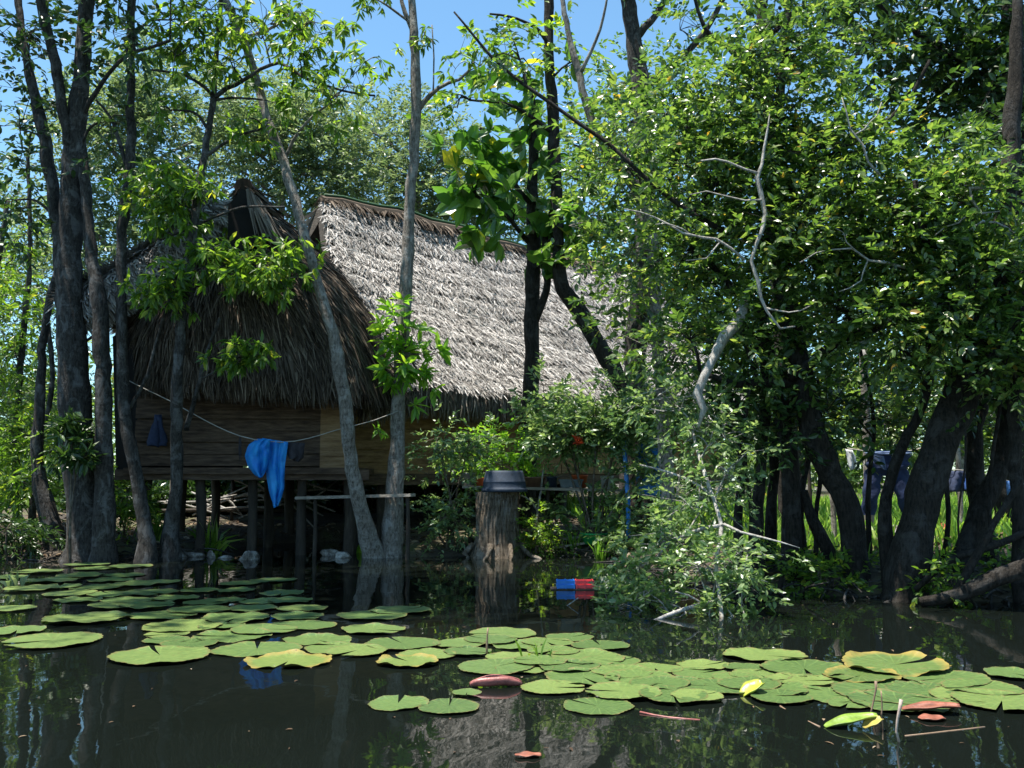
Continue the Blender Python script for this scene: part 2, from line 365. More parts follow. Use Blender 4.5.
KINDS = {  # leaves per spray, length, width ratio, twig length, droop, template
    'simple': dict(k=9, L=.105, W=.95, tw=.26, droop=.25, style='alt', t=T8),
    'fine': dict(k=10, L=.075, W=.9, tw=.22, droop=.2, style='alt', t=T8),
    'far': dict(k=9, L=.21, W=.9, tw=.5, droop=.2, style='alt', t=T4),
    'palm': dict(k=8, L=.165, W=.62, tw=.10, droop=.9, style='palm', t=T8),
    'big': dict(k=6, L=.42, W=1.15, tw=.15, droop=.35, style='palm', t=T8),
    'rosette': dict(k=9, L=.24, W=.62, tw=.08, droop=.2, style='palm', t=T8),
    'pinn': dict(k=12, L=.13, W=.55, tw=.34, droop=.6, style='alt', t=T8),
}
def sprays(kind, pos, dirs, size=1.0):
    K = KINDS[kind]; n = len(pos); k = K['k']
    dirs = unit(dirs + rng.normal(0, .35, (n, 3)))
    if K['style'] == 'alt':
        t = np.tile((np.arange(k) + .5) / k, n).reshape(n, k); tw = K['tw'] * size * rng.uniform(.7, 1.3, (n, 1))
        base = pos[:, None, :] + dirs[:, None, :] * (t * tw)[..., None] - UP * (t ** 2 * tw * K['droop'])[..., None]
        sidev = unit(np.cross(dirs, UP + rng.normal(0, .3, (n, 3))))
        sgn = np.where(np.arange(k) % 2, 1, -1)[None, :, None]
        ld = dirs[:, None, :] * (.55 + .5 * t[..., None]) + sidev[:, None, :] * sgn * .8 + rng.normal(0, .3, (n, k, 3)) - UP * K['droop'] * .8
    else:
        a = np.linspace(0, 2 * np.pi, k, endpoint=False)[None, :] + rng.uniform(0, 6.28, (n, 1)) + rng.normal(0, .25, (n, k))
        s1 = unit(np.cross(dirs, np.array([.3, .2, 1.0]))); s2 = np.cross(dirs, s1)
        base = np.repeat(pos[:, None, :], k, 1) + rng.normal(0, .015 * size, (n, k, 3))
        ld = np.cos(a)[..., None] * s1[:, None, :] + np.sin(a)[..., None] * s2[:, None, :] + dirs[:, None, :] * .45 - UP * K['droop'] * rng.uniform(.5, 1.3, (n, k, 1))
    base = base.reshape(-1, 3); ld = ld.reshape(-1, 3); m = len(base)
    nrm = UP + rng.normal(0, .62, (m, 3))
    L = K['L'] * size * rng.uniform(.6, 1.25, m)
    return leaf_arrays(K['t'], base, ld, nrm, L, L * K['W'] * rng.uniform(.8, 1.15, m))

class Leaves(MB): 
    def sprays(s, *a, **k): s.add(*sprays(*a, **k))

def blob_clumps(c, R, n, cr):
    """clump centres spread through an ellipsoid, uneven towards its outside"""
    v = unit(rng.normal(0, 1, (n, 3))) * (rng.uniform(.08, 1, (n, 1)) ** .45)
    return c + v * R

def grow(mb, lv, kind, stem_pts, stem_r, blobs, size=1.0, limb=True, twigs=True, limb_r=None):
    """blobs: (px, py, rx, ry, D, clumps, sprays per clump, clump radius m)"""
    for (px, py, rx, ry, D, nc, ns, cr) in blobs:
        c = P(px, py, D); R = np.array([rx * D / F, .75 * (rx + ry) / 2 * D / F, ry * D / F])
        cl = blob_clumps(c, R, nc, cr)
        if limb and len(stem_pts):
            dd = np.linalg.norm(stem_pts - c, axis=1) + 1.2 * np.maximum(0, stem_pts[:, 2] - c[2] + .3)
            i = int(np.argmin(dd)); a = stem_pts[i]; r0 = min(stem_r[i] * .55, .012 + .018 * np.linalg.norm(c - a)) if limb_r is None else limb_r
            mid = (a + c) / 2 + np.array([0, 0, .12 * np.linalg.norm(c - a)]) + rng.normal(0, .08, 3) * np.linalg.norm(c - a)
            mb.tube([a, mid, c], [r0, r0 * .75, r0 * .5], 6, .1)
            hub = [a * .4 + c * .6, c, c]
        else: hub = [c]; r0 = .02
        for q in cl:
            h = hub[rng.integers(len(hub))]
            if limb:
                m = (h + q) / 2 + rng.normal(0, .1, 3) * np.linalg.norm(q - h) + np.array([0, 0, .06])
                rr = max(.006, r0 * .32)
                mb.tube([h, m, q], [rr * 1.2, rr, rr * .6], 5, .1, step=.3)
            n = max(1, int(ns * rng.uniform(.6, 1.4)))
            off = rng.normal(0, 1, (n, 3)) * cr * np.array([1, 1, .75])
            pos = q + off; dirs = unit(off) + np.array([0, 0, .15])
            lv.sprays(kind, pos, dirs, size=size)
            if twigs:
                for p in pos[:max(2, n // 3)]:
                    mb.tube([q, p], [.005 * size, .0025 * size], 3, caps=False, smooth=False)

def stem(mb, path, D, widths, flare=0.0, sides=12, wob=.10, base_z=None, bend=.0, roots=0, jit=0.0):
    """path in pixels from the base upwards; D a number or one per point; widths in pixels at those points"""
    Ds = [D] * len(path) if np.isscalar(D) else D
    pts = np.array([P(x, y, d) for (x, y), d in zip(path, Ds)]); r = np.array([wd / 2 * d / F for wd, d in zip(widths, Ds)])
    if base_z is not None:
        b = pts[0].copy(); b[2] = base_z; pts = np.concatenate([[b], pts]); r = np.concatenate([[r[0] * (1 + flare)], r])
    sp_, sr = spline(pts, r, .16)
    sp_[1:, :] += rng.normal(0, .008, (len(sp_) - 1, 3)) * (np.minimum(1, sr[1:, None] / .05)) + rng.normal(0, jit, (len(sp_) - 1, 3))
    mb.tube(sp_, sr, sides, wob, smooth=False)
    if roots:
        b = pts[0]; r = r[1:] if base_z is not None else r
        for k in range(roots):
            a = 2 * math.pi * (k + rng.uniform(-.2, .2)) / roots; L = r[0] * rng.uniform(1.9, 3.0)
            d = np.array([math.cos(a), math.sin(a), 0])
            z0 = b[2]
            mb.tube([b + d * r[0] * .2 + UP * (.8 * L), b + d * (r[0] * .9) + UP * (.33 * L), b + d * L * .6 + UP * .08 * L, b + d * L - UP * .12], [r[0] * .36, r[0] * .30, r[0] * .2, r[0] * .09], 7, .12)
    return sp_, sr

def tree(name, label, cat, base, stems, blobs, kind, leafmat, bark, size=1.0, group=None, twigs=True, extra=None, limb_r=None, crown='crown'):
    t = thing(name, label, cat, tuple(base), group)
    mb = MB(); lv = Leaves(); SP = []; SR = []
    for s in stems:
        a, b = stem(mb, **s); SP.append(a); SR.append(b)
    SPa = np.concatenate(SP) if SP else np.zeros((0, 3)); SRa = np.concatenate(SR) if SR else np.zeros(0)
    for sub in (blobs if isinstance(blobs[0], list) else [blobs]):
        grow(mb, lv, kind, SPa, SRa, sub, size, twigs=twigs, limb_r=limb_r)
    if extra: extra(mb, lv)
    mb.build('trunk', bark, t); lv.build(crown, leafmat, t, smooth=False)
    return t
#@@PART2
# ---------------------------------------------------------------- ground, water
SHORE = np.array([(-400, 20), (-60, 16), (-20, 14.2), (-9, 14.4), (-7.2, 14.3), (-6.3, 14.0), (-5.2, 14.4), (-4.75, 15.5), (-4.6, 17.6), (-2.9, 18.2), (-2.35, 16.4), (-2.2, 14.9), (-1.3, 14.6),
                  (-.55, 14.75), (.3, 14.75), (1.0, 14.9), (1.55, 14.3), (1.9, 12.2), (2.3, 10.3), (3.0, 9.75), (3.9, 9.5), (4.7, 9.2), (5.6, 8.7), (7.5, 8.0), (12, 6.5), (40, 4), (400, -60)], float)
def shore_dist(X, Y):
    """signed distance to the bank line, positive on land (beyond it)"""
    p = np.stack([X, Y], -1)[:, None, :]; a = SHORE[:-1][None]; b = SHORE[1:][None]; ab = b - a
    t = np.clip(((p - a) * ab).sum(-1) / (ab ** 2).sum(-1), 0, 1)
    d = np.linalg.norm(p - (a + t[..., None] * ab), axis=-1); i = d.argmin(1)
    k = np.arange(len(X)); cr = ab[0, i, 0] * (Y - a[0, i, 1]) - ab[0, i, 1] * (X - a[0, i, 0])
    return d[k, i] * np.sign(cr)
def wave(X, Y):
    return .045 * np.sin(X * 2.1 + 1.3 * np.sin(Y * 1.7)) + .03 * np.sin(Y * 3.3 + X * 1.1) + .02 * np.sin(X * 6.3 - Y * 5.1)
def ground_z(X, Y):
    X = np.atleast_1d(np.asarray(X, float)); Y = np.atleast_1d(np.asarray(Y, float))
    d = shore_dist(X, Y) + wave(X, Y) * 1.5
    z = np.where(d < 0, np.maximum(-.7, d * .5), .16 * (1 - np.exp(-d / .25)) + .34 * (1 - np.exp(-d / 2.5)))
    return z + wave(X, Y) * np.clip(np.abs(d), 0, 1) * .6
def gz(x, y): return float(ground_z(x, y)[0])
def axis(lo, hi, fine_lo, fine_hi, step, grow_=1.25):
    a = list(np.arange(fine_lo, fine_hi + 1e-6, step)); s = step
    while a[-1] < hi: s *= grow_; a.append(a[-1] + s)
    s = step
    while a[0] > lo: s *= grow_; a.insert(0, a[0] - s)
    return np.array(a)
gx = axis(-700, 700, -11, 11, .14); gy = axis(-120, 1500, 6, 24, .14)
X, Y = np.meshgrid(gx, gy, indexing='ij'); X = X.ravel(); Y = Y.ravel()
Z = np.concatenate([ground_z(X[i:i + 4000], Y[i:i + 4000]) for i in range(0, len(X), 4000)])
nx, ny = len(gx), len(gy)
i = (np.arange(nx - 1)[:, None] * ny + np.arange(ny - 1)).ravel()
ground = link_mesh('ground', np_mesh('ground', np.stack([X, Y, Z], -1), [np.stack([i, i + ny, i + ny + 1, i + 1], -1)]), M['soil']); ground['kind'] = 'structure'
wm = MB(); wm.add([(-600, -110, 0), (600, -110, 0), (600, 60, 0), (-600, 60, 0)], [(0, 1, 2, 3)])
water = wm.build('water', M['water'], smooth=False); water['kind'] = 'structure'

# ---------------------------------------------------------------- thatched house
hs = thing('thatched_house', 'large stilt house of wooden planks under a steep grey palm thatch roof', 'house', (-3.5, 17, .3))
def norm3(v): v = np.asarray(v, float); return v / np.linalg.norm(v)
def thatch(name, S, n, mat, parent, L=.55, W=.05, spread=.32, lift=.10, slab=.22, jitter=True, nu=26, nv=14, vmax=1.0, course=0, centre=None):
    """S(u, v) -> points; v runs down the slope. A thick pad of thatch with loose strips laid over it in courses"""
    mb = MB(); e = 1e-3
    def frame(u, v):
        p = S(u, v); dv = unit(S(u, np.minimum(v + e, 1.0)) - S(u, np.minimum(v + e, 1.0) - e)); du = unit(S(np.minimum(u + e, 1), v) - S(np.minimum(u + e, 1) - e, v))
        nn = unit(np.cross(du, dv)); nn = np.where((nn[:, 2:3] < 0) if centre is None else (((p - np.asarray(centre)) * nn).sum(1, keepdims=True) < 0), -nn, nn); return p, du, dv, nn
    if slab:
        u, v = np.meshgrid(np.linspace(0, 1, nu), np.linspace(0, 1, nv), indexing='ij'); u = u.ravel(); v = v.ravel()
        p, du, dv, nn = frame(u, v)
        lo = p - nn * slab
        k = (np.arange(nu - 1)[:, None] * nv + np.arange(nv - 1)).ravel(); q = np.stack([k, k + nv, k + nv + 1, k + 1], -1)
        mb.add(np.concatenate([p, lo]), np.concatenate([q, q[:, ::-1] + nu * nv]))
        ring = np.concatenate([np.arange(nv), np.arange(1, nu) * nv + nv - 1, (nu - 1) * nv + np.arange(nv - 2, -1, -1), np.arange(nu - 2, 0, -1) * nv])
        r2 = np.roll(ring, -1); o = mb.n - 2 * nu * nv
        mb.Q.append(np.stack([ring, r2, r2 + nu * nv, ring + nu * nv], -1) + o)
    nb = sum(len(q) for q in mb.Q)
    u = rng.uniform(0, 1, n); v = rng.uniform(-.02, vmax, n)
    if course:
        v = (np.floor(v * course) + rng.beta(1.3, 2.2, n) * .9) / course
    v = np.clip(v, 0, 1)
    p, du, dv, nn = frame(u, v)
    a = rng.normal(0, spread, n)[:, None]
    d = dv * np.cos(a) + du * np.sin(a) + nn * (lift + rng.normal(0, .07, (n, 1)))
    LL = L * rng.uniform(.5, 1.2, n)
    mb.add(*leaf_arrays(TS, p + nn * rng.uniform(.0, .05, (n, 1)), d, nn + rng.normal(0, .35, (n, 3)), LL, W * rng.uniform(.5, 1.3, n)))
    o = mb.build(name, [mat, M['under']], parent, smooth=False)
    mi = np.zeros(len(o.data.polygons), np.int32); mi[:nb] = 1; o.data.polygons.foreach_set('material_index', mi)
    return o
M['under'] = mat_noise('thatch_matted', [(.3, (.03, .024, .019)), (.7, (.10, .085, .07))], 14, bump=.5)
def fringe(name, C, n, mat, parent, L=.5, W=.026, depth=.25, out_=(0, 0)):
    """ragged hanging ends along the curve C(u)"""
    mb = MB(); u = rng.uniform(0, 1, n); p = C(u)
    e = 1e-3; t = unit(C(np.minimum(u + e, 1)) - C(np.minimum(u + e, 1) - e))
    o = unit(np.cross(t, UP))
    pos = p + o * rng.uniform(-depth, depth * .4, (n, 1)) + UP * rng.uniform(-.02, .16, (n, 1))
    d = np.tile(-UP, (n, 1)) + rng.normal(0, .16, (n, 3))
    mb.add(*leaf_arrays(TS, pos, d, o + rng.normal(0, .5, (n, 3)), L * rng.uniform(.35, 1.15, n), W * rng.uniform(.5, 1.3, n)))
    return mb.build(name, mat, parent, smooth=False)

RD = np.array([.72, .694, 0]); RN = np.array([.694, -.72, 0])
E0 = np.array([-2.21, 15.5, 2.62]); R0 = np.array([-2.21 - .694 * 3.3, 15.5 + .72 * 3.3, 6.62])
LEN = 11.5
def S_main(u, v):
    t0 = 1.0 - 1.3 * v; t = t0 + u * (LEN - t0)
    base = R0 + t[:, None] * RD; h = v ** .94
    return base + RN * (3.3 * v)[:, None] + UP * ((E0[2] - R0[2]) * h - .12 * np.sin(v * np.pi) + .05 * np.sin(u * 23 + v * 5) * v + .05 * np.sin(u * 9 + 2 * np.sin(v * 4)) + .035 * np.sin(v * 19 + 1.5 * np.sin(u * 7)) + .03 * np.sin(u * 41 + 3 * v))[:, None]
def S_back(u, v):
    t0 = 1.0 - 1.3 * v; t = t0 + u * (LEN - t0)
    base = R0 + t[:, None] * RD
    return base - RN * (3.3 * v)[:, None] + UP * ((E0[2] - R0[2]) * v ** .94 - .12 * np.sin(v * np.pi))[:, None]
thatch('roof', S_main, 100000, M['thatch'], hs, L=.27, W=.026, spread=.48, lift=.2, slab=.28, nu=40, course=13)
thatch('roof', S_back, 6000, M['thatch'], hs, L=.6, W=.09, slab=.26, nu=20)
fringe('thatch_fringe', lambda u: S_main(u, np.full_like(u, .995)) - UP * .12, 6500, M['fringe'], hs, L=.42, depth=.3)
# ridge cap with its strip of green sheet
cap = MB(); n = 3800; u = rng.uniform(0, 1, n); c = S_main(u, np.zeros(n)) + UP * .10; sg = rng.choice([-1, 1], n, p=[.3, .7])[:, None]
d = RN * sg * .8 - UP * rng.uniform(.5, 1.1, (n, 1)) + RD * rng.normal(0, .3, (n, 1))
cap.add(*leaf_arrays(TS, c, d, RN * sg + UP + rng.normal(0, .3, (n, 3)), np.where(rng.random(n) < .2, .5, .26) * rng.uniform(.5, 1.2, n), .05 * rng.uniform(.6, 1.3, n)))
q = np.linspace(0, 1, 24); cap.tube(S_main(q, 0 * q) - UP * .02, np.full(24, .16), 8, .08, smooth=False)
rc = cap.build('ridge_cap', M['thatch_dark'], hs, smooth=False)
gs = MB(); gs.tube(S_main(q * .99 + .005, 0 * q) + UP * .15 + RN * .03, np.full(24, .035), 6, .2, smooth=False); gs.build('green_sheet', M['tarp'], rc)
# gable end of the main roof
g = MB(); a_ = R0 + RD * 1.35 + UP * -.35; b_ = S_main(np.array([0.]), np.array([.93]))[0] + RD * .5; c_ = S_back(np.array([0.]), np.array([.93]))[0] + RD * .5
g.add([a_, b_, c_, a_ + RD * .08, b_ + RD * .08, c_ + RD * .08], [(0, 1, 4, 3), (1, 2, 5, 4), (2, 0, 3, 5)], [(0, 2, 1), (3, 4, 5)]); g.build('gable_wall', M['plank'], hs, smooth=False)

# the wing in front
AP = np.array([-4.2, 14.75, 5.66])
def S_wl(u, v):      # left slope
    y = 14.75 + u * 3.6; x = AP[0] - 2.36 * v; z = AP[2] - 1.9 * v ** .97 - .15 * np.sin(v * np.pi)
    return np.stack([x + .1 * np.sin(u * 7), y - .25 * v, z + .04 * np.sin(u * 11 + v * 6)], -1)
def S_wr(u, v):      # right slope
    y = 14.95 + u * 3.6; x = AP[0] + .02 + 2.1 * v ** 1.05; z = AP[2] - 2.75 * v ** .95 + .1 * np.sin(v * np.pi)
    return np.stack([x, y, z], -1)
thatch('roof', S_wl, 14000, M['thatch'], hs, L=.34, W=.036, spread=.4, slab=.30)
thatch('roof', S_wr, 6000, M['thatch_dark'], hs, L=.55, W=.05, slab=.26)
# thick rolled thatch along the left rake, catching the sun
def S_rake(u, v):
    u = .10 + .9 * u
    c = AP + np.stack([-2.4 * u, -.05 - .28 * u, -1.9 * u ** .97 - .15 * np.sin(u * np.pi)], -1) + np.array([0, -.02, -.12])
    a = (v - .12) * 2.5; tn = unit(np.array([-2.4, 0, -1.9])); nn = np.array([-.633, 0, .774])
    return c + (np.cos(a) * .30)[:, None] * nn + (np.sin(a) * .26)[:, None] * np.array([0, -1., 0])
thatch('rake_roll', S_rake, 5200, M['thatch'], hs, L=.34, W=.04, spread=.6, lift=.12, slab=.05, nu=30, nv=10)
# steep skirt closing the front end, its shade put into the dark thatch colour
LO = np.array([(-5.75, 15.1, 3.05), (-5.6, 14.6, 2.98), (-4.95, 14.2, 2.9), (-3.95, 14.0, 2.82), (-3.0, 14.1, 2.78), (-2.35, 14.45, 2.74), (-2.12, 15.1, 2.72), (-2.05, 15.8, 2.72)])
HI = np.array([(-4.95, 15.05, 4.55), (-4.9, 14.95, 4.6), (-4.75, 14.83, 4.7), (-4.35, 14.76, 4.85), (-4.10, 14.78, 5.0), (-3.92, 14.86, 5.2), (-3.86, 15.1, 5.35), (-3.84, 15.6, 5.4)])
qs = np.linspace(0, 1, len(LO))
def icol(A, u): return np.stack([np.interp(u, qs, A[:, k]) for k in range(3)], -1)
def S_skirt(u, v):
    lo = icol(LO, u); hi = icol(HI, u)
    p = hi + (lo - hi) * v[:, None]
    bulge = np.sin(v * np.pi) * .30
    cdir = unit(np.concatenate([(p - np.array([-4.0, 15.9, 0]))[:, :2], np.zeros((len(p), 1))], 1))
    return p + cdir * bulge[:, None] + UP * (.1 * np.sin(v * np.pi))[:, None]
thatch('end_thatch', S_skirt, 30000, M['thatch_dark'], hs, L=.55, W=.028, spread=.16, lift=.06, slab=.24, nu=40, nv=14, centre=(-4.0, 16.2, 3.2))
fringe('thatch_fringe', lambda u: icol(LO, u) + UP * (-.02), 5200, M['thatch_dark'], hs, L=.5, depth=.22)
# ridge of the wing, its dark smoke vent and loose strips beside it
cap = MB(); n = 900; u = rng.uniform(0, 1, n); c = np.stack([np.full(n, AP[0]), AP[1] - .12 + u * 3.6, np.full(n, AP[2] + .1)], -1); sg = rng.choice([-1, 1], n)[:, None]
d = np.array([1., 0, 0]) * sg * .6 - UP * rng.uniform(.4, .8, (n, 1)) + rng.normal(0, .16, (n, 3)) * [1, .6, 1]
cap.add(*leaf_arrays(TS, c, d, UP + rng.normal(0, .4, (n, 3)), .38 * rng.uniform(.5, 1.2, n), .06 * rng.uniform(.6, 1.3, n)))
cap.tube([AP + np.array([0, -.15, .05]), AP + np.array([0, 1.8, .07]), AP + np.array([0, 3.6, .05])], [.14, .15, .14], 8, .08)
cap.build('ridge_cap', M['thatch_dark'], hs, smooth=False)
v_ = MB(); y0 = 14.1
fr = [(-4.27, 5.26), (-4.07, 5.52), (-3.88, 5.40), (-3.60, 4.75), (-4.25, 4.5)]
v_.add([(x, y0, z) for x, z in fr] + [(x, y0 + .55, z) for x, z in fr], [(k, (k + 1) % 5, (k + 1) % 5 + 5, k + 5) for k in range(5)], [(0, 2, 1), (0, 3, 2), (0, 4, 3), (5, 6, 7), (5, 7, 8), (5, 8, 9)])
vent = v_.build('smoke_vent', M['black'], hs, smooth=False)
n = 90; st = MB(); u = rng.uniform(0, 1, n); p0 = np.stack([-3.98 + .16 * u, np.full(n, 14.09) - rng.uniform(0, .05, n), 5.50 - .14 * u], -1)
st.add(*leaf_arrays(TS, p0, np.stack([.30 + .35 * u + rng.normal(0, .08, n), rng.normal(-.1, .05, n), np.full(n, -1.)], -1), np.tile([0, -1., .3], (n, 1)) + rng.normal(0, .3, (n, 3)), rng.uniform(.35, .95, n), rng.uniform(.02, .05, n)))
st.build('loose_strip_edge', M['fringe'], vent, smooth=False)
# gable boards behind the overhanging left slope, coloured black for the unlit void there
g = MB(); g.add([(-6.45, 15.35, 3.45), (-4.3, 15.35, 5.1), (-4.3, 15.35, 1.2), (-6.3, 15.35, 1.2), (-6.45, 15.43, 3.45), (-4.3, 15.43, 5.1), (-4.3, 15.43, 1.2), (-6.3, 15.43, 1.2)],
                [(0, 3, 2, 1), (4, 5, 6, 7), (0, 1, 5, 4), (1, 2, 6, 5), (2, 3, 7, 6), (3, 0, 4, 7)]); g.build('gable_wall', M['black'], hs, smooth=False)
rf = MB()
for k in range(12):
    t = (k + .5) / 12; c = AP + np.array([-2.3 * t, .22, -1.85 * t - .42])
    rf.tube([c + np.array([.25, -.2, .16]), c + np.array([-.2, -.28, -.2])], [.03, .025], 6, smooth=False)
rf.build('rafter', M['post'], hs)

# walls of planks on a floor of beams
def plank_wall(name, a, b, z0, z1, mat, rows, tilt=.0, skip=None):
    a = np.array([*a, 0.]); b = np.array([*b, 0.]); d = unit(b - a); L = np.linalg.norm(b - a); nrm = np.cross(d, UP); mb = MB()
    hgt = (z1 - z0) / rows
    for r in range(rows):
        x = -.02; 
        while x < L:
            l = min(rng.uniform(1.6, 3.6), L - x)
            if L - x - l < .5: l = L - x
            c = a + d * (x + l / 2) + UP * (z0 + hgt * (r + .5) + rng.normal(0, .008)) + nrm * rng.normal(0, .008)
            an = rng.normal(0, .004); dd = d * math.cos(an) + UP * math.sin(an)
            mb.box(c, (l - .012, .03, hgt - .014), [dd, nrm, np.cross(dd, nrm) * -1 if np.cross(dd, nrm)[2] < 0 else np.cross(dd, nrm)])
            x += l
    back = a + d * (L / 2) + UP * ((z0 + z1) / 2) - nrm * .05
    mb.box(back, (L, .03, z1 - z0 - .02), [d, nrm, UP])
    return mb.build(name, mat, hs, smooth=False)
FZ = 1.36
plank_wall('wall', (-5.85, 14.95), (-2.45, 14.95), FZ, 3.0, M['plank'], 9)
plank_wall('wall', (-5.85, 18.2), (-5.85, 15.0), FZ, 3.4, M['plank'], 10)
m0 = E0[:2] - RN[:2] * .75
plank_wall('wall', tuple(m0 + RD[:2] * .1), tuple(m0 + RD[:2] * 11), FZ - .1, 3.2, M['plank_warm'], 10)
m1 = m0 + RD[:2] * 11; m2 = m1 - RN[:2] * 5
plank_wall('wall', tuple(m1), tuple(m2), FZ - .1, 3.2, M['plank'], 10)
plank_wall('wall', tuple(m2), tuple(m2 - RD[:2] * 10), FZ - .1, 3.2, M['plank'], 10)
dr = MB(); dr.box((-2.72, 14.9, 2.12), (.5, .05, 1.62)); 
for k in range(3): dr.box((-2.72, 14.868, 1.55 + .55 * k), (.46, .02, .07))
dr.build('door', M['plank_warm'], hs, smooth=False)
fl = MB(); fl.box((-4.15, 16.55, FZ - .07), (3.6, 3.6, .10)); fl.box((-4.15, 14.86, FZ - .13), (3.9, .12, .16)); fl.build('floor_deck', M['plank'], hs, smooth=False)
fl = MB(); c = (m0 + m1) / 2 - RN[:2] * 2.4; fl.box((*c, FZ - .15), (11.2, 5.0, .1), [RD, -RN, UP]); c = (m0 + m1) / 2 + RN[:2] * .06; fl.box((*c, FZ - .22), (11.2, .12, .15), [RD, -RN, UP]); fl.build('floor_deck', M['plank'], hs, smooth=False)
stilts = [(-5.7, 15.1), (-4.85, 15.0), (-4.05, 15.05), (-3.25, 15.0), (-2.55, 15.1), (-5.7, 16.7), (-4.2, 16.7), (-2.7, 16.8), (-5.6, 18.2), (-4.2, 18.2)]
for s in range(5): stilts.append(tuple(m0 + RD[:2] * (.8 + 2.3 * s) - RN[:2] * .15)); stilts.append(tuple(m0 + RD[:2] * (.8 + 2.3 * s) - RN[:2] * 4.6))
for (x, y) in stilts:
    sm = MB(); r = rng.uniform(.065, .10); z = min(gz(x, y), 0) - .3
    sm.tube([(x + rng.normal(0, .03), y, z), (x + rng.normal(0, .02), y, .5), (x, y, FZ - .1)], [r * 1.1, r, r], 9, .08); sm.build('stilt', M['post'], hs)
#@@PART3
# ---------------------------------------------------------------- trees of the left bank
def base_at(px, py): 
    b = PW(px, py); return (b[0], b[1], gz(b[0], b[1]))
# big grey tree with several stems
D = 14.0
tree('buttressed_tree', 'massive grey tree of several stems rising from dark buttress roots at the left bank', 'tree', (P(85, 545, D)[0], D, 0),
     [dict(path=[(88, 535), (76, 420), (70, 300), (72, 190), (80, 90), (87, 0), (95, -140)], D=D, widths=[42, 30, 26, 23, 18, 15, 12], base_z=-.3, flare=.7, roots=8, sides=16),
      dict(path=[(72, 330), (58, 230), (45, 140), (31, 80), (22, 30), (8, -90)], D=[14, 14.1, 14.1, 14.2, 14.3, 14.5], widths=[24, 14, 12, 10, 8, 6]),
      dict(path=[(72, 150), (66, 128), (56, 66), (40, 0), (28, -90)], D=[14, 13.9, 13.8, 13.6, 13.4], widths=[16, 12, 10, 9, 7]),
      dict(path=[(104, 540), (104, 480), (103, 390), (100, 306), (90, 247), (84, 170), (76, 120)], D=[13.7, 13.7, 13.7, 13.7, 13.8, 13.9, 14], widths=[22, 18, 17, 15, 12, 11, 9], base_z=-.3, flare=.6, roots=4),
      dict(path=[(55, 540), (38, 470), (40, 400), (44, 330), (60, 260)], D=14.6, widths=[24, 12, 10, 8, 7], base_z=-.2, flare=.8),
      dict(path=[(78, 120), (120, 62), (170, 40)], D=[14, 13.6, 13.2], widths=[6, 4, 3])],
     [(30, 40, 50, 45, 14, 9, 9, .30), (95, -30, 80, 45, 14, 12, 9, .32), (20, 130, 30, 60, 14.2, 7, 8, .28), (130, 30, 45, 35, 13.3, 6, 7, .26), (20, -100, 110, 60, 14.5, 14, 9, .4), (140, -120, 110, 45, 15.1, 30, 11, .42), (60, -230, 150, 60, 15.2, 26, 11, .5), (-40, -420, 200, 110, 10.5, 64, 12, .5), (120, -480, 150, 90, 9.5, 44, 12, .48), (-60, -560, 200, 90, 8.3, 44, 12, .48), (240, -640, 150, 90, 8.0, 26, 12, .48), (15, 200, 26, 50, 14.3, 5, 7, .25), (110, 120, 30, 45, 13.6, 4, 5, .22)],  # big clumps above the view are added to shade pads and thatch
     'simple', G['dark'], B['grey'], size=1.25)
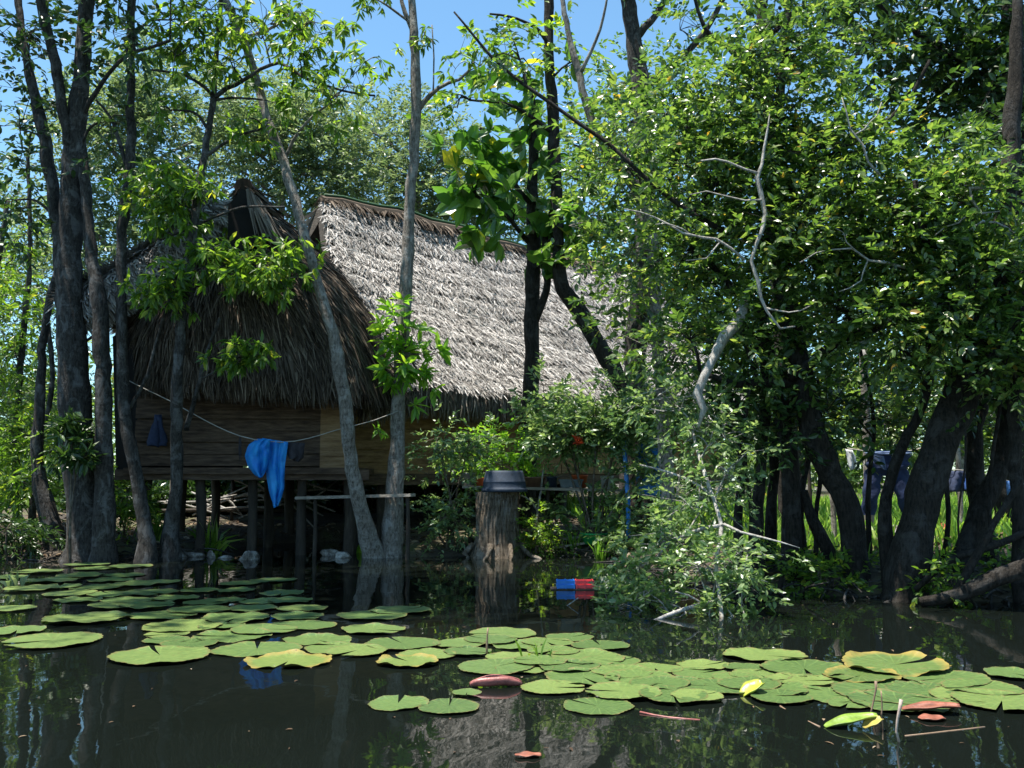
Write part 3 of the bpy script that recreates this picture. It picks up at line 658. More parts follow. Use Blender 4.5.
# slim trunks
D = 13.75
tree('slim_tree', 'slim grey trunk just right of the massive multi-stemmed tree, slightly wavy', 'tree', (P(143, 525, D)[0], D, 0),
     [dict(path=[(146, 540), (141, 505), (133, 456), (125, 420), (122, 360), (122, 290), (121, 250), (124, 213), (131, 157), (130, 90), (132, 0), (138, -120)], D=D, widths=[17, 14, 13, 12, 11, 11, 10.5, 10, 9.5, 9, 8, 6], base_z=-.2, flare=.5),
      dict(path=[(128, 170), (112, 120), (96, 100)], D=D, widths=[5, 3, 2])],
     [(140, -40, 60, 40, 14, 8, 7, .3), (120, 25, 40, 30, 14.2, 4, 6, .25), (170, 20, 40, 28, 13.8, 5, 6, .26)], 'palm', G['left'], B['grey'])
D = 14.0
tree('forked_tree', 'slender forked tree with drooping bright leaves in front of the dark thatch', 'tree', (P(175, 522, D)[0], D, 0),
     [dict(path=[(171, 528), (175, 500), (177, 470), (177, 389), (182, 322), (190, 247), (197, 200), (203, 160), (209, 125), (214, 98)], D=[14, 13.9, 13.8, 13.5, 13.4, 13.4, 13.5, 13.6, 13.8, 14], widths=[17, 13, 12, 11, 10, 9, 8, 7.5, 7, 6.5], base_z=-.2, flare=.4),
      dict(path=[(214, 98), (217, 50), (221, 0), (224, -70)], D=D, widths=[6, 5, 4.5, 3.5]),
      dict(path=[(213, 96), (206, 88), (192, 79), (175, 73), (150, 70)], D=[14, 13.9, 13.8, 13.7, 13.6], widths=[4, 3.5, 3, 2.5, 2]),
      dict(path=[(214, 98), (228, 88), (247, 78), (277, 63), (305, 78), (340, 90), (375, 96)], D=[14, 13.8, 13.6, 13.4, 13.2, 13.1, 13], widths=[5, 4.5, 4, 3.5, 3, 2.5, 2]),
      dict(path=[(214, 100), (235, 98), (262, 100)], D=[14, 13.8, 13.5], widths=[3, 2.5, 2]),
      dict(path=[(186, 430), (196, 395), (208, 350), (220, 318)], D=[13.9, 13.7, 13.5, 13.3], widths=[5, 4.5, 4, 3]),
      dict(path=[(160, 240), (190, 228), (240, 208), (285, 207)], D=[13.8, 13.5, 13.2, 13], widths=[2, 3, 2.5, 2]),
      dict(path=[(128, 413), (148, 372), (160, 330), (176, 292), (205, 285)], D=[14, 13.8, 13.6, 13.4, 13.2], widths=[4, 4, 3.5, 3, 2]),
      dict(path=[(200, 240), (225, 252), (250, 262)], D=[13.8, 13.5, 13.2], widths=[3, 2.5, 2])],
     [(180, 45, 40, 32, 13.7, 8, 6, .2), (255, 22, 45, 22, 13.4, 5, 5, .18), (300, 55, 40, 26, 13.2, 7, 5, .18), (330, 100, 42, 24, 13.0, 7, 5, .18), (285, 108, 24, 20, 13.2, 3, 4, .15),
      (172, 198, 34, 36, 13.4, 20, 8, .18), (162, 288, 20, 24, 13.1, 9, 8, .15), (258, 266, 48, 28, 13.2, 20, 8, .18), (244, 354, 24, 13, 13.1, 7, 8, .12), (286, 262, 20, 20, 13.8, 5, 7, .14), (230, 60, 40, 30, 13.6, 7, 6, .18), (310, 22, 40, 20, 13.3, 6, 5, .18), (265, 128, 26, 18, 13.4, 4, 5, .15), (212, 250, 24, 20, 13.2, 6, 6, .16), (210, 10, 50, 22, 13.8, 6, 5, .22), (170, 110, 24, 22, 13.9, 3, 4, .16)],
     'palm', G['left'], B['grey'])
D = 14.4
tree('leaning_tree', 'tall smooth grey trunk leaning left across the front of the house', 'tree', (P(372, 545, D)[0], D, 0),
     [dict(path=[(374, 556), (366, 530), (352, 470), (345, 400), (333, 333), (322, 300), (308, 247), (295, 200), (283, 160), (267, 117), (247, 50), (225, 0), (190, -80)], D=[14.5, 14.3, 14.0, 13.7, 13.5, 13.5, 13.5, 13.6, 13.7, 13.8, 14.0, 14.2, 14.4], widths=[23, 18, 14.5, 13, 11.5, 11, 10.5, 10, 9.5, 9, 8.5, 8, 7], base_z=-.2, flare=.5, roots=5),
      dict(path=[(283, 160), (300, 130), (318, 112), (335, 100)], D=[14.4, 14.2, 14, 13.8], widths=[4, 3, 2.5, 2])],
     [(200, -70, 70, 40, 14.2, 8, 6, .3), (210, -140, 100, 45, 15.2, 24, 11, .42), (290, 15, 45, 26, 14, 6, 5, .2), (365, 62, 26, 20, 13.7, 4, 4, .16)], 'palm', G['left'], B['pale'])  # rear clump above the view is added to shade the wing thatch
tree('straight_tree', 'straight pale trunk with an upturned side branch in front of the thatch roof', 'tree', (P(392, 545, 14.6)[0], 14.6, 0),
     [dict(path=[(391, 553), (395, 490), (397, 443), (398, 396), (403, 340), (407, 266), (408, 230), (413, 167), (416, 110), (415, 60), (412, 0), (406, -110)], D=14.6, widths=[23, 17, 15, 14, 13, 12.5, 12, 11, 10.5, 9.5, 8.5, 6.5], base_z=-.2, flare=.4, roots=4),
      dict(path=[(417, 112), (424, 102), (434, 92), (446, 84), (462, 78), (474, 62)], D=[14.6, 14.6, 14.5, 14.4, 14.3, 14.2], widths=[6, 5.5, 5, 4, 3, 2]),
      dict(path=[(413, 32), (408, 18), (402, 4), (396, -40)], D=14.6, widths=[5, 4.5, 4, 3]),
      dict(path=[(433, 95), (434, 60), (432, 25)], D=[14.5, 14.4, 14.4], widths=[2, 1.6, 1.2])],
     [(425, 35, 14, 16, 14.5, 2, 4, .12), (480, 66, 30, 24, 14.2, 4, 4, .18), (385, -60, 70, 35, 14.4, 8, 6, .28), (365, -5, 24, 14, 14.3, 3, 4, .14)], 'palm', G['left'], B['pale'])
# lime green plant perched on the straight trunk
def epiphyte(name, label, cx, cy, D, nr, R, kind, mat, size=1.0):
    c = P(cx, cy, D); t = thing(name, label, 'plant', tuple(c)); mb = MB(); lv = Leaves()
    pos = c + rng.normal(0, 1, (nr, 3)) * R
    for p in pos: mb.tube([c, (c + p) / 2 - UP * .03, p], [.009, .007, .004], 4, caps=False)
    lv.sprays(kind, pos, unit(pos - c) + UP * .4, size=size)
    mb.build('stem', B['brown'], t); lv.build('foliage', mat, t, smooth=False); return t
epiphyte('perched_plant', 'lime green leafy plant growing round the straight pale trunk at eaves height', 407, 354, 14.35, 46, np.array([.25, .14, .28]), 'rosette', G['lime'], 1.0)
epiphyte('perched_plant', 'small drooping yellow green sprig low on the straight pale trunk', 379, 430, 14.3, 4, np.array([.07, .05, .08]), 'palm', G['lime'], .8)

# large leaved tree and the dark trunks in front of the roof
tree('breadfruit_tree', 'broad leaved tree with huge glossy dark leaves in front of the roof ridge', 'tree', (P(529, 480, 16.4)[0], 16.4, .4),
     [dict(path=[(527, 500), (529, 450), (530, 400), (532, 366), (532, 323), (533, 273), (533, 240), (532, 190), (534, 140), (530, 90)], D=16.4, widths=[19, 17, 16, 16, 15.8, 14, 13, 12, 10, 7], base_z=.2, flare=.3),
      dict(path=[(534, 325), (540, 308), (548, 288), (544, 262), (546, 235), (555, 200)], D=[16.4, 16.3, 16.2, 16.2, 16.2, 16.2], widths=[9, 8, 8, 7, 6, 5]),
      dict(path=[(532, 205), (512, 180), (490, 138), (480, 128)], D=[16.4, 16.2, 16.0, 15.9], widths=[6, 5, 4, 3]),
      dict(path=[(531, 245), (505, 215), (475, 195)], D=[16.4, 16.1, 15.8], widths=[5, 4, 3])],
     [(515, 210, 45, 40, 16.1, 9, 3, .28), (480, 160, 26, 30, 15.9, 5, 3, .2), (520, 130, 36, 40, 16.3, 6, 3, .25), (575, 225, 26, 24, 16.1, 4, 3, .2), (480, 210, 26, 16, 15.8, 3, 3, .18), (545, 262, 30, 14, 16.0, 3, 2, .18), (470, 165, 20, 20, 15.7, 3, 2, .15), (525, 80, 30, 25, 16.3, 4, 3, .25)],
     'big', G['big'], B['dark'], twigs=False, size=.92)
tree('crooked_tree', 'dark crooked trunk bending right behind the broad leaved tree', 'tree', (P(622, 440, 16.0)[0], 16.0, .45),
     [dict(path=[(640, 470), (632, 410), (614, 372), (597, 343), (577, 306), (563, 290), (558, 258), (557, 220), (555, 160), (553, 110), (549, 60), (549, 0), (552, -110)], D=16.0, widths=[20, 18, 17, 16, 15.8, 15.8, 13, 13, 12, 11.5, 11, 10, 8], base_z=.2, flare=.3),
      dict(path=[(552, 50), (538, 30), (516, 18), (490, 14)], D=[16.0, 15.8, 15.6, 15.4], widths=[5, 4, 3, 2])],
     [(510, 30, 42, 28, 15.6, 6, 6, .24), (575, 60, 20, 30, 15.8, 3, 5, .2), (470, 100, 30, 20, 15.4, 4, 5, .2)], 'simple', G['left'], B['dark'], size=1.3)

# ---------------------------------------------------------------- right bank trees
big = []
tree('overhanging_tree', 'spreading tree on the right bank with a dark trunk forking low', 'tree', (P(856, 585, 10)[0], 10, .1),
     [dict(path=[(858, 588), (853, 540), (848, 504), (830, 471), (814, 440), (806, 400), (798, 350), (786, 300), (776, 240), (772, 180), (778, 110), (786, 30), (790, -60)], D=[10, 10, 10, 10, 10, 10, 10, 10, 10, 10, 10, 10, 10], widths=[28, 25, 23, 23, 25, 24, 22, 20, 17, 13, 10, 8, 5], base_z=-.2, flare=.35, roots=7),
      dict(path=[(806, 384), (770, 383), (735, 384), (700, 372)], D=[10, 9.9, 9.8, 9.7], widths=[12, 10, 8, 5]),
      dict(path=[(790, 378), (812, 362), (834, 343), (858, 333), (881, 328), (915, 313), (950, 290)], D=[9.9, 9.8, 9.7, 9.6, 9.5, 9.4, 9.3], widths=[11, 10, 9, 8, 7, 5, 4]),
      dict(path=[(775, 240), (720, 230), (660, 190), (610, 145), (560, 110), (500, 65), (454, 12)], D=[10, 9.9, 9.9, 9.9, 9.9, 9.9, 9.9], widths=[7, 5.5, 4.8, 4.4, 4, 3.2, 2]),
      dict(path=[(775, 200), (840, 150), (900, 110), (930, 60)], D=[10, 9.8, 9.6, 9.4], widths=[9, 7, 5, 3]),
      dict(path=[(798, 340), (745, 300), (700, 250), (670, 180)], D=[10, 10.2, 10.4, 10.6], widths=[9, 7, 5, 3])],
     [(775, 120, 75, 70, 10, 30, 15, 0.22), (720, 180, 70, 60, 10, 26, 15, 0.21), (830, 160, 70, 70, 9.7, 28, 15, 0.22), (690, 250, 60, 55, 10.2, 19, 15, 0.21), (790, 240, 70, 50, 9.6, 24, 15, 0.21), (870, 240, 65, 50, 9.5, 22, 15, 0.21), (840, 300, 60, 36, 9.5, 13, 14, 0.18), (750, 330, 60, 36, 9.8, 13, 14, 0.18), (700, 110, 45, 40, 10.2, 9, 14, 0.20), (800, 50, 60, 40, 10, 13, 15, 0.22), (620, 170, 40, 40, 10.2, 8, 7, .24), (520, 60, 40, 26, 9.9, 5, 5, .2), (690, 340, 36, 30, 9.8, 6, 8, .2), (800, -50, 120, 50, 10.2, 16, 9, .4)],
     'simple', G['canopy'], B['dark'], limb_r=.022, size=.84)
tree('leaning_bank_tree', 'thick black trunk leaning right from a broad flared base on the right bank', 'tree', (P(905, 590, 9.4)[0], 9.4, .1),
     [dict(path=[(905, 592), (912, 550), (922, 511), (936, 457), (955, 407), (973, 357), (988, 316), (1000, 250), (1010, 160), (1015, 60), (1020, -60)], D=9.4, widths=[46, 41, 37, 34, 32, 31, 29, 24, 18, 13, 9], base_z=-.25, flare=.35, roots=8, sides=18, wob=.13),
      dict(path=[(955, 410), (975, 385), (1000, 345), (1030, 300)], D=[9.4, 9.2, 9.0, 8.8], widths=[12, 10, 8, 6]),
      dict(path=[(975, 350), (945, 300), (925, 240), (915, 180)], D=[9.4, 9.2, 9.0, 8.9], widths=[14, 11, 8, 5]),
      dict(path=[(893, 590), (885, 540), (886, 505), (893, 470), (905, 440), (925, 400), (930, 340)], D=[9.7] * 7, widths=[20, 15, 13, 11, 10, 9, 7], base_z=-.2, flare=.3)],
     [(930, 190, 50, 50, 9.2, 17, 15, 0.21), (920, 240, 60, 55, 9.0, 19, 15, 0.20), (1000, 275, 50, 45, 9.0, 19, 15, 0.20), (930, 320, 55, 40, 9.0, 15, 14, 0.18), (1000, 350, 45, 45, 9.0, 13, 14, 0.18), (900, 350, 40, 36, 9.3, 8, 7, .22), (1060, 330, 50, 60, 9, 13, 14, 0.21)],
     'simple', G['canopy'], B['dark'], limb_r=.022, size=.84)
tree('twisted_tree', 'greyish twisted trunk rising between the leaning black trunk and the frame edge', 'tree', (P(968, 585, 9.9)[0], 9.9, .15),
     [dict(path=[(955, 588), (968, 545), (982, 508), (997, 471), (1006, 440), (1010, 380), (1000, 320), (1005, 250)], D=9.9, widths=[28, 23, 20, 18, 16, 14, 12, 9], base_z=-.2, flare=.4, roots=6),
      dict(path=[(986, 560), (978, 500), (974, 440), (984, 380), (980, 320)], D=10.3, widths=[26, 17, 15, 13, 10], base_z=-.1, flare=.6),
      dict(path=[(920, 602), (960, 596), (985, 582), (1010, 572), (1060, 560)], D=[8.9, 8.8, 8.7, 8.6, 8.4], widths=[10, 13, 16, 18, 18]),
      dict(path=[(940, 588), (948, 520), (944, 440), (952, 370)], D=10.2, widths=[7, 5, 4, 3], base_z=-.1),
      dict(path=[(996, 590), (990, 520), (993, 450), (1003, 380), (1000, 300)], D=9.5, widths=[5, 4, 3.5, 3, 2], base_z=-.1),
      dict(path=[(960, 380), (966, 450), (958, 520), (962, 575)], D=9.2, widths=[2, 2, 2, 2]),
      dict(path=[(915, 590), (950, 560), (990, 548), (1030, 530)], D=9.1, widths=[6, 7, 7, 6]),
      dict(path=[(950, 600), (975, 560), (1000, 515), (1020, 480)], D=[8.9, 8.9, 8.9, 8.9], widths=[9, 8, 7, 6]),
      dict(path=[(1022, 590), (1018, 500), (1014, 420), (1020, 330)], D=9.2, widths=[18, 13, 12, 10], base_z=-.1)],
     [(1010, 300, 50, 50, 10.1, 10, 8, .25), (980, 230, 50, 45, 10.2, 10, 8, .25), (1020, 140, 60, 50, 10.2, 10, 8, .25), (985, 395, 40, 24, 9.9, 6, 6, .2)], 'simple', G['dark'], B['dark'], limb_r=.02)
tree('clump_tree', 'clump of thin dark upright stems on the right bank beside the overhanging shrub', 'tree', (P(770, 585, 10.4)[0], 10.4, .15),
     [dict(path=[(757, 588), (757, 520), (762, 450), (766, 380), (760, 300)], D=10.4, widths=[16, 13, 11, 10, 7], base_z=-.1, flare=.4),
      dict(path=[(772, 588), (771, 520), (776, 450), (783, 380), (800, 310)], D=10.6, widths=[15, 11, 10, 9, 7], base_z=-.1, flare=.4),
      dict(path=[(790, 588), (792, 530), (790, 470), (782, 410), (770, 350)], D=10.2, widths=[20, 17, 15, 13, 10], base_z=-.1, flare=.4),
      dict(path=[(805, 586), (800, 520), (806, 470), (815, 420)], D=10.9, widths=[12, 8, 7, 6], base_z=-.1, flare=.4),
      dict(path=[(835, 580), (826, 545), (813, 520), (804, 490)], D=10.3, widths=[12, 14, 12, 8], base_z=-.1),
      dict(path=[(781, 590), (784, 500), (775, 400), (768, 330)], D=9.9, widths=[5, 4, 3.5, 3], base_z=-.1),
      dict(path=[(818, 588), (816, 520), (822, 450), (818, 380)], D=10.8, widths=[6, 5, 4, 3], base_z=-.1),
      dict(path=[(872, 584), (868, 500), (874, 420), (860, 350)], D=10.6, widths=[6, 5, 4, 3], base_z=-.1),
      dict(path=[(748, 592), (751, 520), (744, 440), (750, 380)], D=9.8, widths=[5, 4, 4, 3], base_z=-.1),
      dict(path=[(740, 585), (738, 520), (742, 460), (735, 400)], D=10.6, widths=[12, 9, 8, 7], base_z=-.1, flare=.4)],
     [(730, 400, 55, 40, 10.2, 14, 8, .22), (790, 410, 50, 30, 10.2, 12, 8, .2), (850, 410, 50, 26, 10.4, 8, 8, .2), (760, 300, 60, 40, 10.6, 10, 8, .25)], 'simple', G['dark'], B['dark'], limb_r=.014)
# dead bleached boughs hang in front of the foliage
def snag(name, label, paths, sides=7, jit=.012):
    c = P(*paths[0]['path'][0], paths[0]['D'] if np.isscalar(paths[0]['D']) else paths[0]['D'][0])
    mb = MB()
    for s in paths: stem(mb, sides=sides, wob=.2, jit=jit, **s)
    t = mb.build(name, B['snag'], None); tag(t, label, 'branch'); return t
snag('dead_bough', 'long bleached dead bough zigzagging down through the middle of the right canopy',
     [dict(path=[(770, 112), (768, 141), (758, 165), (756, 173), (762, 191), (764, 215), (758, 242), (754, 258), (757, 283), (767, 313), (781, 330), (795, 325)], D=[9.0] * 12, widths=[1.2, 3.2, 4.2, 5.5, 5, 4.5, 4, 3.6, 3.4, 3, 2.4, 1.6]),
      dict(path=[(757, 173), (740, 168), (722, 160), (700, 160)], D=[9.0, 9, 8.9, 8.9], widths=[3, 2.5, 2, 1.4]),
      dict(path=[(762, 200), (735, 198), (715, 192), (690, 195)], D=[9.0, 9, 9, 9], widths=[2.5, 2, 1.5, 1]),
      dict(path=[(765, 308), (790, 313), (810, 306)], D=[9.0, 9, 8.9], widths=[2.2, 1.6, 1.2])])
snag('dead_bough', 'short pale grey dead bough bent downwards beside the dark forked trunk',
     [dict(path=[(742, 296), (740, 316), (724, 340), (708, 366), (697, 388), (699, 398), (703, 412), (700, 425)], D=[9.9, 9.6, 9.5, 9.4, 9.3, 9.3, 9.3, 9.3], widths=[9, 11, 11.5, 11, 10, 9, 6, 3])])
snag('dead_bough', 'tangle of thin bleached twigs on the far right of the canopy',
     [dict(path=[(1010, 185), (985, 190), (965, 190), (975, 205), (985, 215), (1000, 213)], D=[8.7] * 6, widths=[3, 3, 3.5, 3, 2.5, 1.5]),
      dict(path=[(1020, 240), (1000, 225), (988, 222), (970, 228)], D=[8.7] * 4, widths=[2.5, 2.5, 2, 1.5]),
      dict(path=[(975, 205), (955, 225), (935, 235)], D=[8.7] * 3, widths=[2, 1.6, 1.2])])
snag('dead_twigs', 'spray of thin bare grey twigs at the left edge of the right canopy',
     [dict(path=[(745, 260), (715, 240), (680, 232), (650, 215), (625, 208)], D=[9.2, 9.2, 9.2, 9.3, 9.3], widths=[3, 2.6, 2.2, 1.6, 1]), dict(path=[(690, 234), (672, 222), (655, 224)], D=[9.2] * 3, widths=[1.8, 1.4, 1]), dict(path=[(720, 242), (705, 258), (684, 262)], D=[9.2] * 3, widths=[1.8, 1.4, 1])])
snag('dead_twigs', 'thin bare twigs crossing the shaded lower middle of the right canopy',
     [dict(path=[(905, 268), (875, 262), (850, 248), (822, 250), (800, 262)], D=[8.9] * 5, widths=[2.6, 2.2, 2, 1.5, 1]), dict(path=[(855, 250), (842, 232), (826, 226)], D=[8.9] * 3, widths=[1.6, 1.3, 1]), dict(path=[(868, 260), (860, 282), (838, 290)], D=[8.9] * 3, widths=[1.6, 1.3, 1])])
snag('dead_twigs', 'fine pale twigs high in the right canopy against the bright leaves',
     [dict(path=[(880, 175), (862, 150), (850, 118), (842, 96)], D=[8.8] * 4, widths=[2.6, 2.2, 1.6, 1]), dict(path=[(856, 134), (872, 120), (880, 104)], D=[8.8] * 3, widths=[1.6, 1.3, 1])])
# tall trees behind the right canopy
tree('pale_trunk_tree', 'pale thin trunk climbing diagonally right of the dark crooked tree', 'tree', (P(660, 480, 14)[0], 14, .4),
     [dict(path=[(668, 500), (662, 400), (655, 300), (650, 225), (630, 180), (605, 150), (590, 115), (578, 70), (568, 30), (552, -60)], D=14, widths=[14, 13, 12, 11, 10, 9, 8, 7, 6, 4], base_z=.2, flare=.4),
      dict(path=[(580, 75), (600, 30), (610, -20)], D=[14, 13.8, 13.6], widths=[4, 3, 2])],
     [(610, 130, 40, 50, 13.8, 11, 8, .25), (600, 220, 36, 36, 13.9, 8, 8, .25), (650, 170, 40, 50, 13.8, 12, 8, .28), (640, 290, 45, 45, 13.8, 12, 8, .28), (670, 350, 40, 30, 13.2, 7, 8, .26)], 'simple', G['canopy'], B['pale'], size=1.25)
tree('tall_grey_tree', 'tall thick grey trunk partly hidden behind the right canopy', 'tree', (P(640, 470, 18)[0], 18, .5),
     [dict(path=[(634, 490), (633, 420), (636, 350), (644, 260), (645, 180), (642, 100), (632, 30), (622, -60)], D=18, widths=[26, 24, 23, 22, 21, 20, 17, 13], base_z=.2, flare=.4),
      dict(path=[(640, 90), (680, 60), (712, 20), (740, -40)], D=[18, 17.6, 17.2, 17], widths=[9, 7, 6, 4]),
      dict(path=[(634, 40), (655, 15), (680, -20)], D=[18, 18, 18], widths=[9, 7, 6])],
     [(690, 130, 60, 45, 17.5, 14, 8, .36), (680, 30, 40, 30, 17.5, 5, 7, .32), (650, -60, 110, 40, 17.6, 12, 8, .45), (640, 250, 40, 60, 18, 10, 8, .36), (700, 300, 60, 60, 18, 14, 8, .4)], 'simple', G['canopy'], B['grey'], size=1.6)
tree('shade_tree', 'dark crowned tall tree filling the top right corner behind the bright canopy', 'tree', (P(1010, 500, 13.5)[0], 13.5, .5),
     [dict(path=[(1012, 530), (1010, 400), (1012, 250), (1014, 120), (1012, 40), (1005, -80)], D=13.5, widths=[30, 26, 24, 22, 20, 14], base_z=.2, flare=.4),
      dict(path=[(1013, 110), (960, 60), (900, 20), (850, -20)], D=[13.5, 13.2, 13, 12.8], widths=[10, 8, 6, 4])],
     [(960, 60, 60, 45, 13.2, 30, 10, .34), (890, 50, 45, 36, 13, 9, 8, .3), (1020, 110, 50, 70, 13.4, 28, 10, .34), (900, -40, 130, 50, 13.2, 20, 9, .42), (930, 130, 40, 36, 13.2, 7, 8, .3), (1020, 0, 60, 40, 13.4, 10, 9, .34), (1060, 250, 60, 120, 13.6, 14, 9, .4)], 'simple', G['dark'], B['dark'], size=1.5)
tree('shade_tree', 'dark leaved tree whose top shows against the sky above the middle of the right canopy', 'tree', (P(770, 500, 15)[0], 15, .5),
     [dict(path=[(790, 520), (786, 400), (778, 250), (768, 120), (762, 40), (765, -60)], D=15, widths=[22, 20, 18, 15, 12, 8], base_z=.2, flare=.4),
      dict(path=[(768, 130), (740, 60), (706, 30), (690, -20)], D=[15, 14.9, 14.8, 14.7], widths=[7, 6, 5, 3])],
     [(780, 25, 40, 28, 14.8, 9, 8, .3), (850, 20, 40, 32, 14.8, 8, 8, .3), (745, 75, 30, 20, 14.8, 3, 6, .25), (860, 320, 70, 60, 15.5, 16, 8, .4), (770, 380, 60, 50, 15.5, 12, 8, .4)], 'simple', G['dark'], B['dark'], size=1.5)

# ---------------------------------------------------------------- shrubs and the bough hanging over the water
def shrub(name, label, base_px, D, blobs, kind, mat, bark=None, size=1.0, stems=None, group=None, cat='shrub', z0=None):
    b = P(*base_px, D); z = gz(b[0], b[1]) if z0 is None else z0
    t = thing(name, label, cat, (b[0], D, z), group); mb = MB(); lv = Leaves()
    SP, SR = [], []
    if stems:
        for s in stems: a, r = stem(mb, **s); SP.append(a); SR.append(r)
    else:
        b0 = np.array([b[0], D, z - .1])
        for (px, py, rx, ry, D2, *_) in blobs:
            c = P(px, py, D2); a, r = spline(np.array([b0 + rng.normal(0, .04, 3) * [1, 1, 0], (b0 + c) / 2 + rng.normal(0, .06, 3), c]), np.array([.022, .016, .008]), .1)
            mb.tube(a, r, 6, .1, smooth=False); SP.append(a); SR.append(r)
    grow(mb, lv, kind, np.concatenate(SP), np.concatenate(SR), blobs, size, limb_r=.009)
    mb.build('stem', bark or B['brown'], t); lv.build('foliage', mat, t, smooth=False); return t
shrub('flowering_shrub', 'dense dark green shrub left of the stump with a few pinkish buds', (450, 545), 15.0,
      [(440, 455, 20, 26, 14.9, 9, 9, .14), (450, 500, 26, 26, 14.8, 9, 9, .15), (470, 445, 26, 22, 15, 9, 9, .15), (440, 525, 20, 20, 14.8, 6, 8, .14)], 'fine', G['shrub'], size=1.15)
shrub('potted_shrub', 'yellow green bushy plant standing behind the upturned tub', (505, 500), 15.9,
      [(500, 447, 26, 20, 15.8, 9, 9, .15), (515, 465, 24, 12, 15.8, 6, 8, .12), (480, 465, 18, 14, 15.8, 4, 8, .12)], 'fine', G['lime'], size=1.2)
shrub('glossy_shrub', 'big sunlit glossy shrub spilling over the plank shelf right of the tub', (595, 530), 15.0,
      [(560, 420, 36, 22, 15, 16, 10, .15), (600, 428, 40, 24, 14.8, 20, 10, .15), (570, 438, 36, 9, 14.8, 12, 9, .11), (625, 405, 40, 26, 14.8, 14, 10, .16), (545, 400, 26, 18, 15.2, 6, 9, .15), (630, 436, 26, 12, 14.7, 7, 9, .12), (652, 458, 14, 12, 14.4, 5, 7, .09), (640, 480, 10, 12, 14.3, 3, 6, .08), (672, 412, 34, 22, 14.5, 8, 9, .16), (596, 448, 26, 5, 14.7, 4, 7, .07)], 'fine', G['shrub'], size=1.45)
shrub('low_shrub', 'low broad leaved plant on the bank below the plank shelf', (575, 545), 14.7,
      [(552, 506, 14, 6, 15.0, 5, 7, .08), (610, 506, 22, 6, 15.0, 6, 7, .08), (645, 528, 26, 14, 14.4, 9, 8, .12), (625, 540, 24, 12, 14.4, 6, 8, .12)], 'simple', G['shrub'], size=1.1)
shrub('low_shrub', 'dark round bush with yellowish tips just right of the stump', (538, 553), 14.7,
      [(538, 530, 17, 16, 14.6, 9, 9, .11), (545, 545, 17, 8, 14.6, 5, 8, .09)], 'fine', G['left'], size=.9)
D = 8.6
shrub('overhanging_shrub', 'shrub leaning out over the lily pads on bare bleached stems', (722, 640), D,
      [[(675, 405, 44, 26, 9.8, 11, 9, .14), (715, 440, 34, 30, 9.5, 11, 9, .14), (705, 500, 38, 26, 9.2, 12, 9, .13), (735, 465, 24, 34, 9.4, 6, 8, .13), (668, 540, 34, 22, 8.9, 9, 8, .11), (640, 572, 28, 20, 8.9, 7, 8, .10), (700, 572, 36, 24, 8.6, 9, 8, .11), (738, 590, 24, 24, 8.5, 6, 7, .10), (694, 618, 30, 16, 8.5, 6, 6, .09), (650, 600, 22, 14, 8.7, 5, 7, .09), (748, 552, 20, 18, 8.6, 4, 6, .1), (738, 635, 22, 10, 8.3, 3, 5, .07), (618, 606, 14, 10, 8.8, 3, 6, .07)]][0], 'fine', G['shrub'], B['snag'], size=.98,
      stems=[dict(path=[(722, 662), (723, 630), (719, 590), (716, 560), (722, 530), (712, 495), (700, 460), (690, 420)], D=[8.0, 8.2, 8.4, 8.5, 8.7, 9.0, 9.3, 9.6], widths=[3.4, 4.1, 4.1, 4.8, 4.4, 4.1, 3.4, 2.0]),
             dict(path=[(724, 525), (705, 528), (690, 533), (672, 540), (655, 560)], D=[8.7, 8.8, 8.9, 8.9, 8.9], widths=[3.4, 3.7, 4.1, 2.7, 2.0]),
             dict(path=[(724, 524), (740, 532), (762, 537), (780, 542), (800, 548)], D=[8.7, 8.6, 8.5, 8.4, 8.4], widths=[2.7, 2.4, 2.0, 1.5, 0.8]),
             dict(path=[(720, 600), (695, 606), (672, 614), (652, 622), (646, 634), (649, 646), (660, 653)], D=[8.4, 8.3, 8.2, 8.1, 8.0, 8.0, 7.9], widths=[4.1, 4.1, 3.7, 3.7, 3.4, 3.4, 2.7]),
             dict(path=[(704, 605), (690, 596), (676, 592)], D=[8.3, 8.3, 8.2], widths=[2.0, 1.7, 1.4]),
             dict(path=[(734, 573), (750, 578), (768, 582)], D=[8.5, 8.4, 8.4], widths=[1.7, 1.4, 0.8]),
             dict(path=[(718, 570), (712, 600), (704, 640)], D=[8.5, 8.4, 8.3], widths=[1.7, 1.5, 1.1]),
             dict(path=[(728, 610), (740, 622), (756, 628)], D=[8.3, 8.3, 8.3], widths=[1.4, 1.1, 0.8]),
             dict(path=[(715, 498), (690, 480), (660, 470), (640, 465)], D=[9.0, 9.2, 9.4, 9.6], widths=[2.7, 2.4, 2.0, 1.4])])
snag('driftwood_stick', 'small forked bare stick poking out of the water beside the mid pads',
     [dict(path=[(588, 640), (583, 622), (575, 618), (563, 612), (572, 602), (578, 598)], D=[9.0] * 6, widths=[2, 2, 2.2, 2, 1.6, 1.2]), dict(path=[(583, 622), (600, 620), (612, 621)], D=[9.0] * 3, widths=[2, 1.6, 1])])
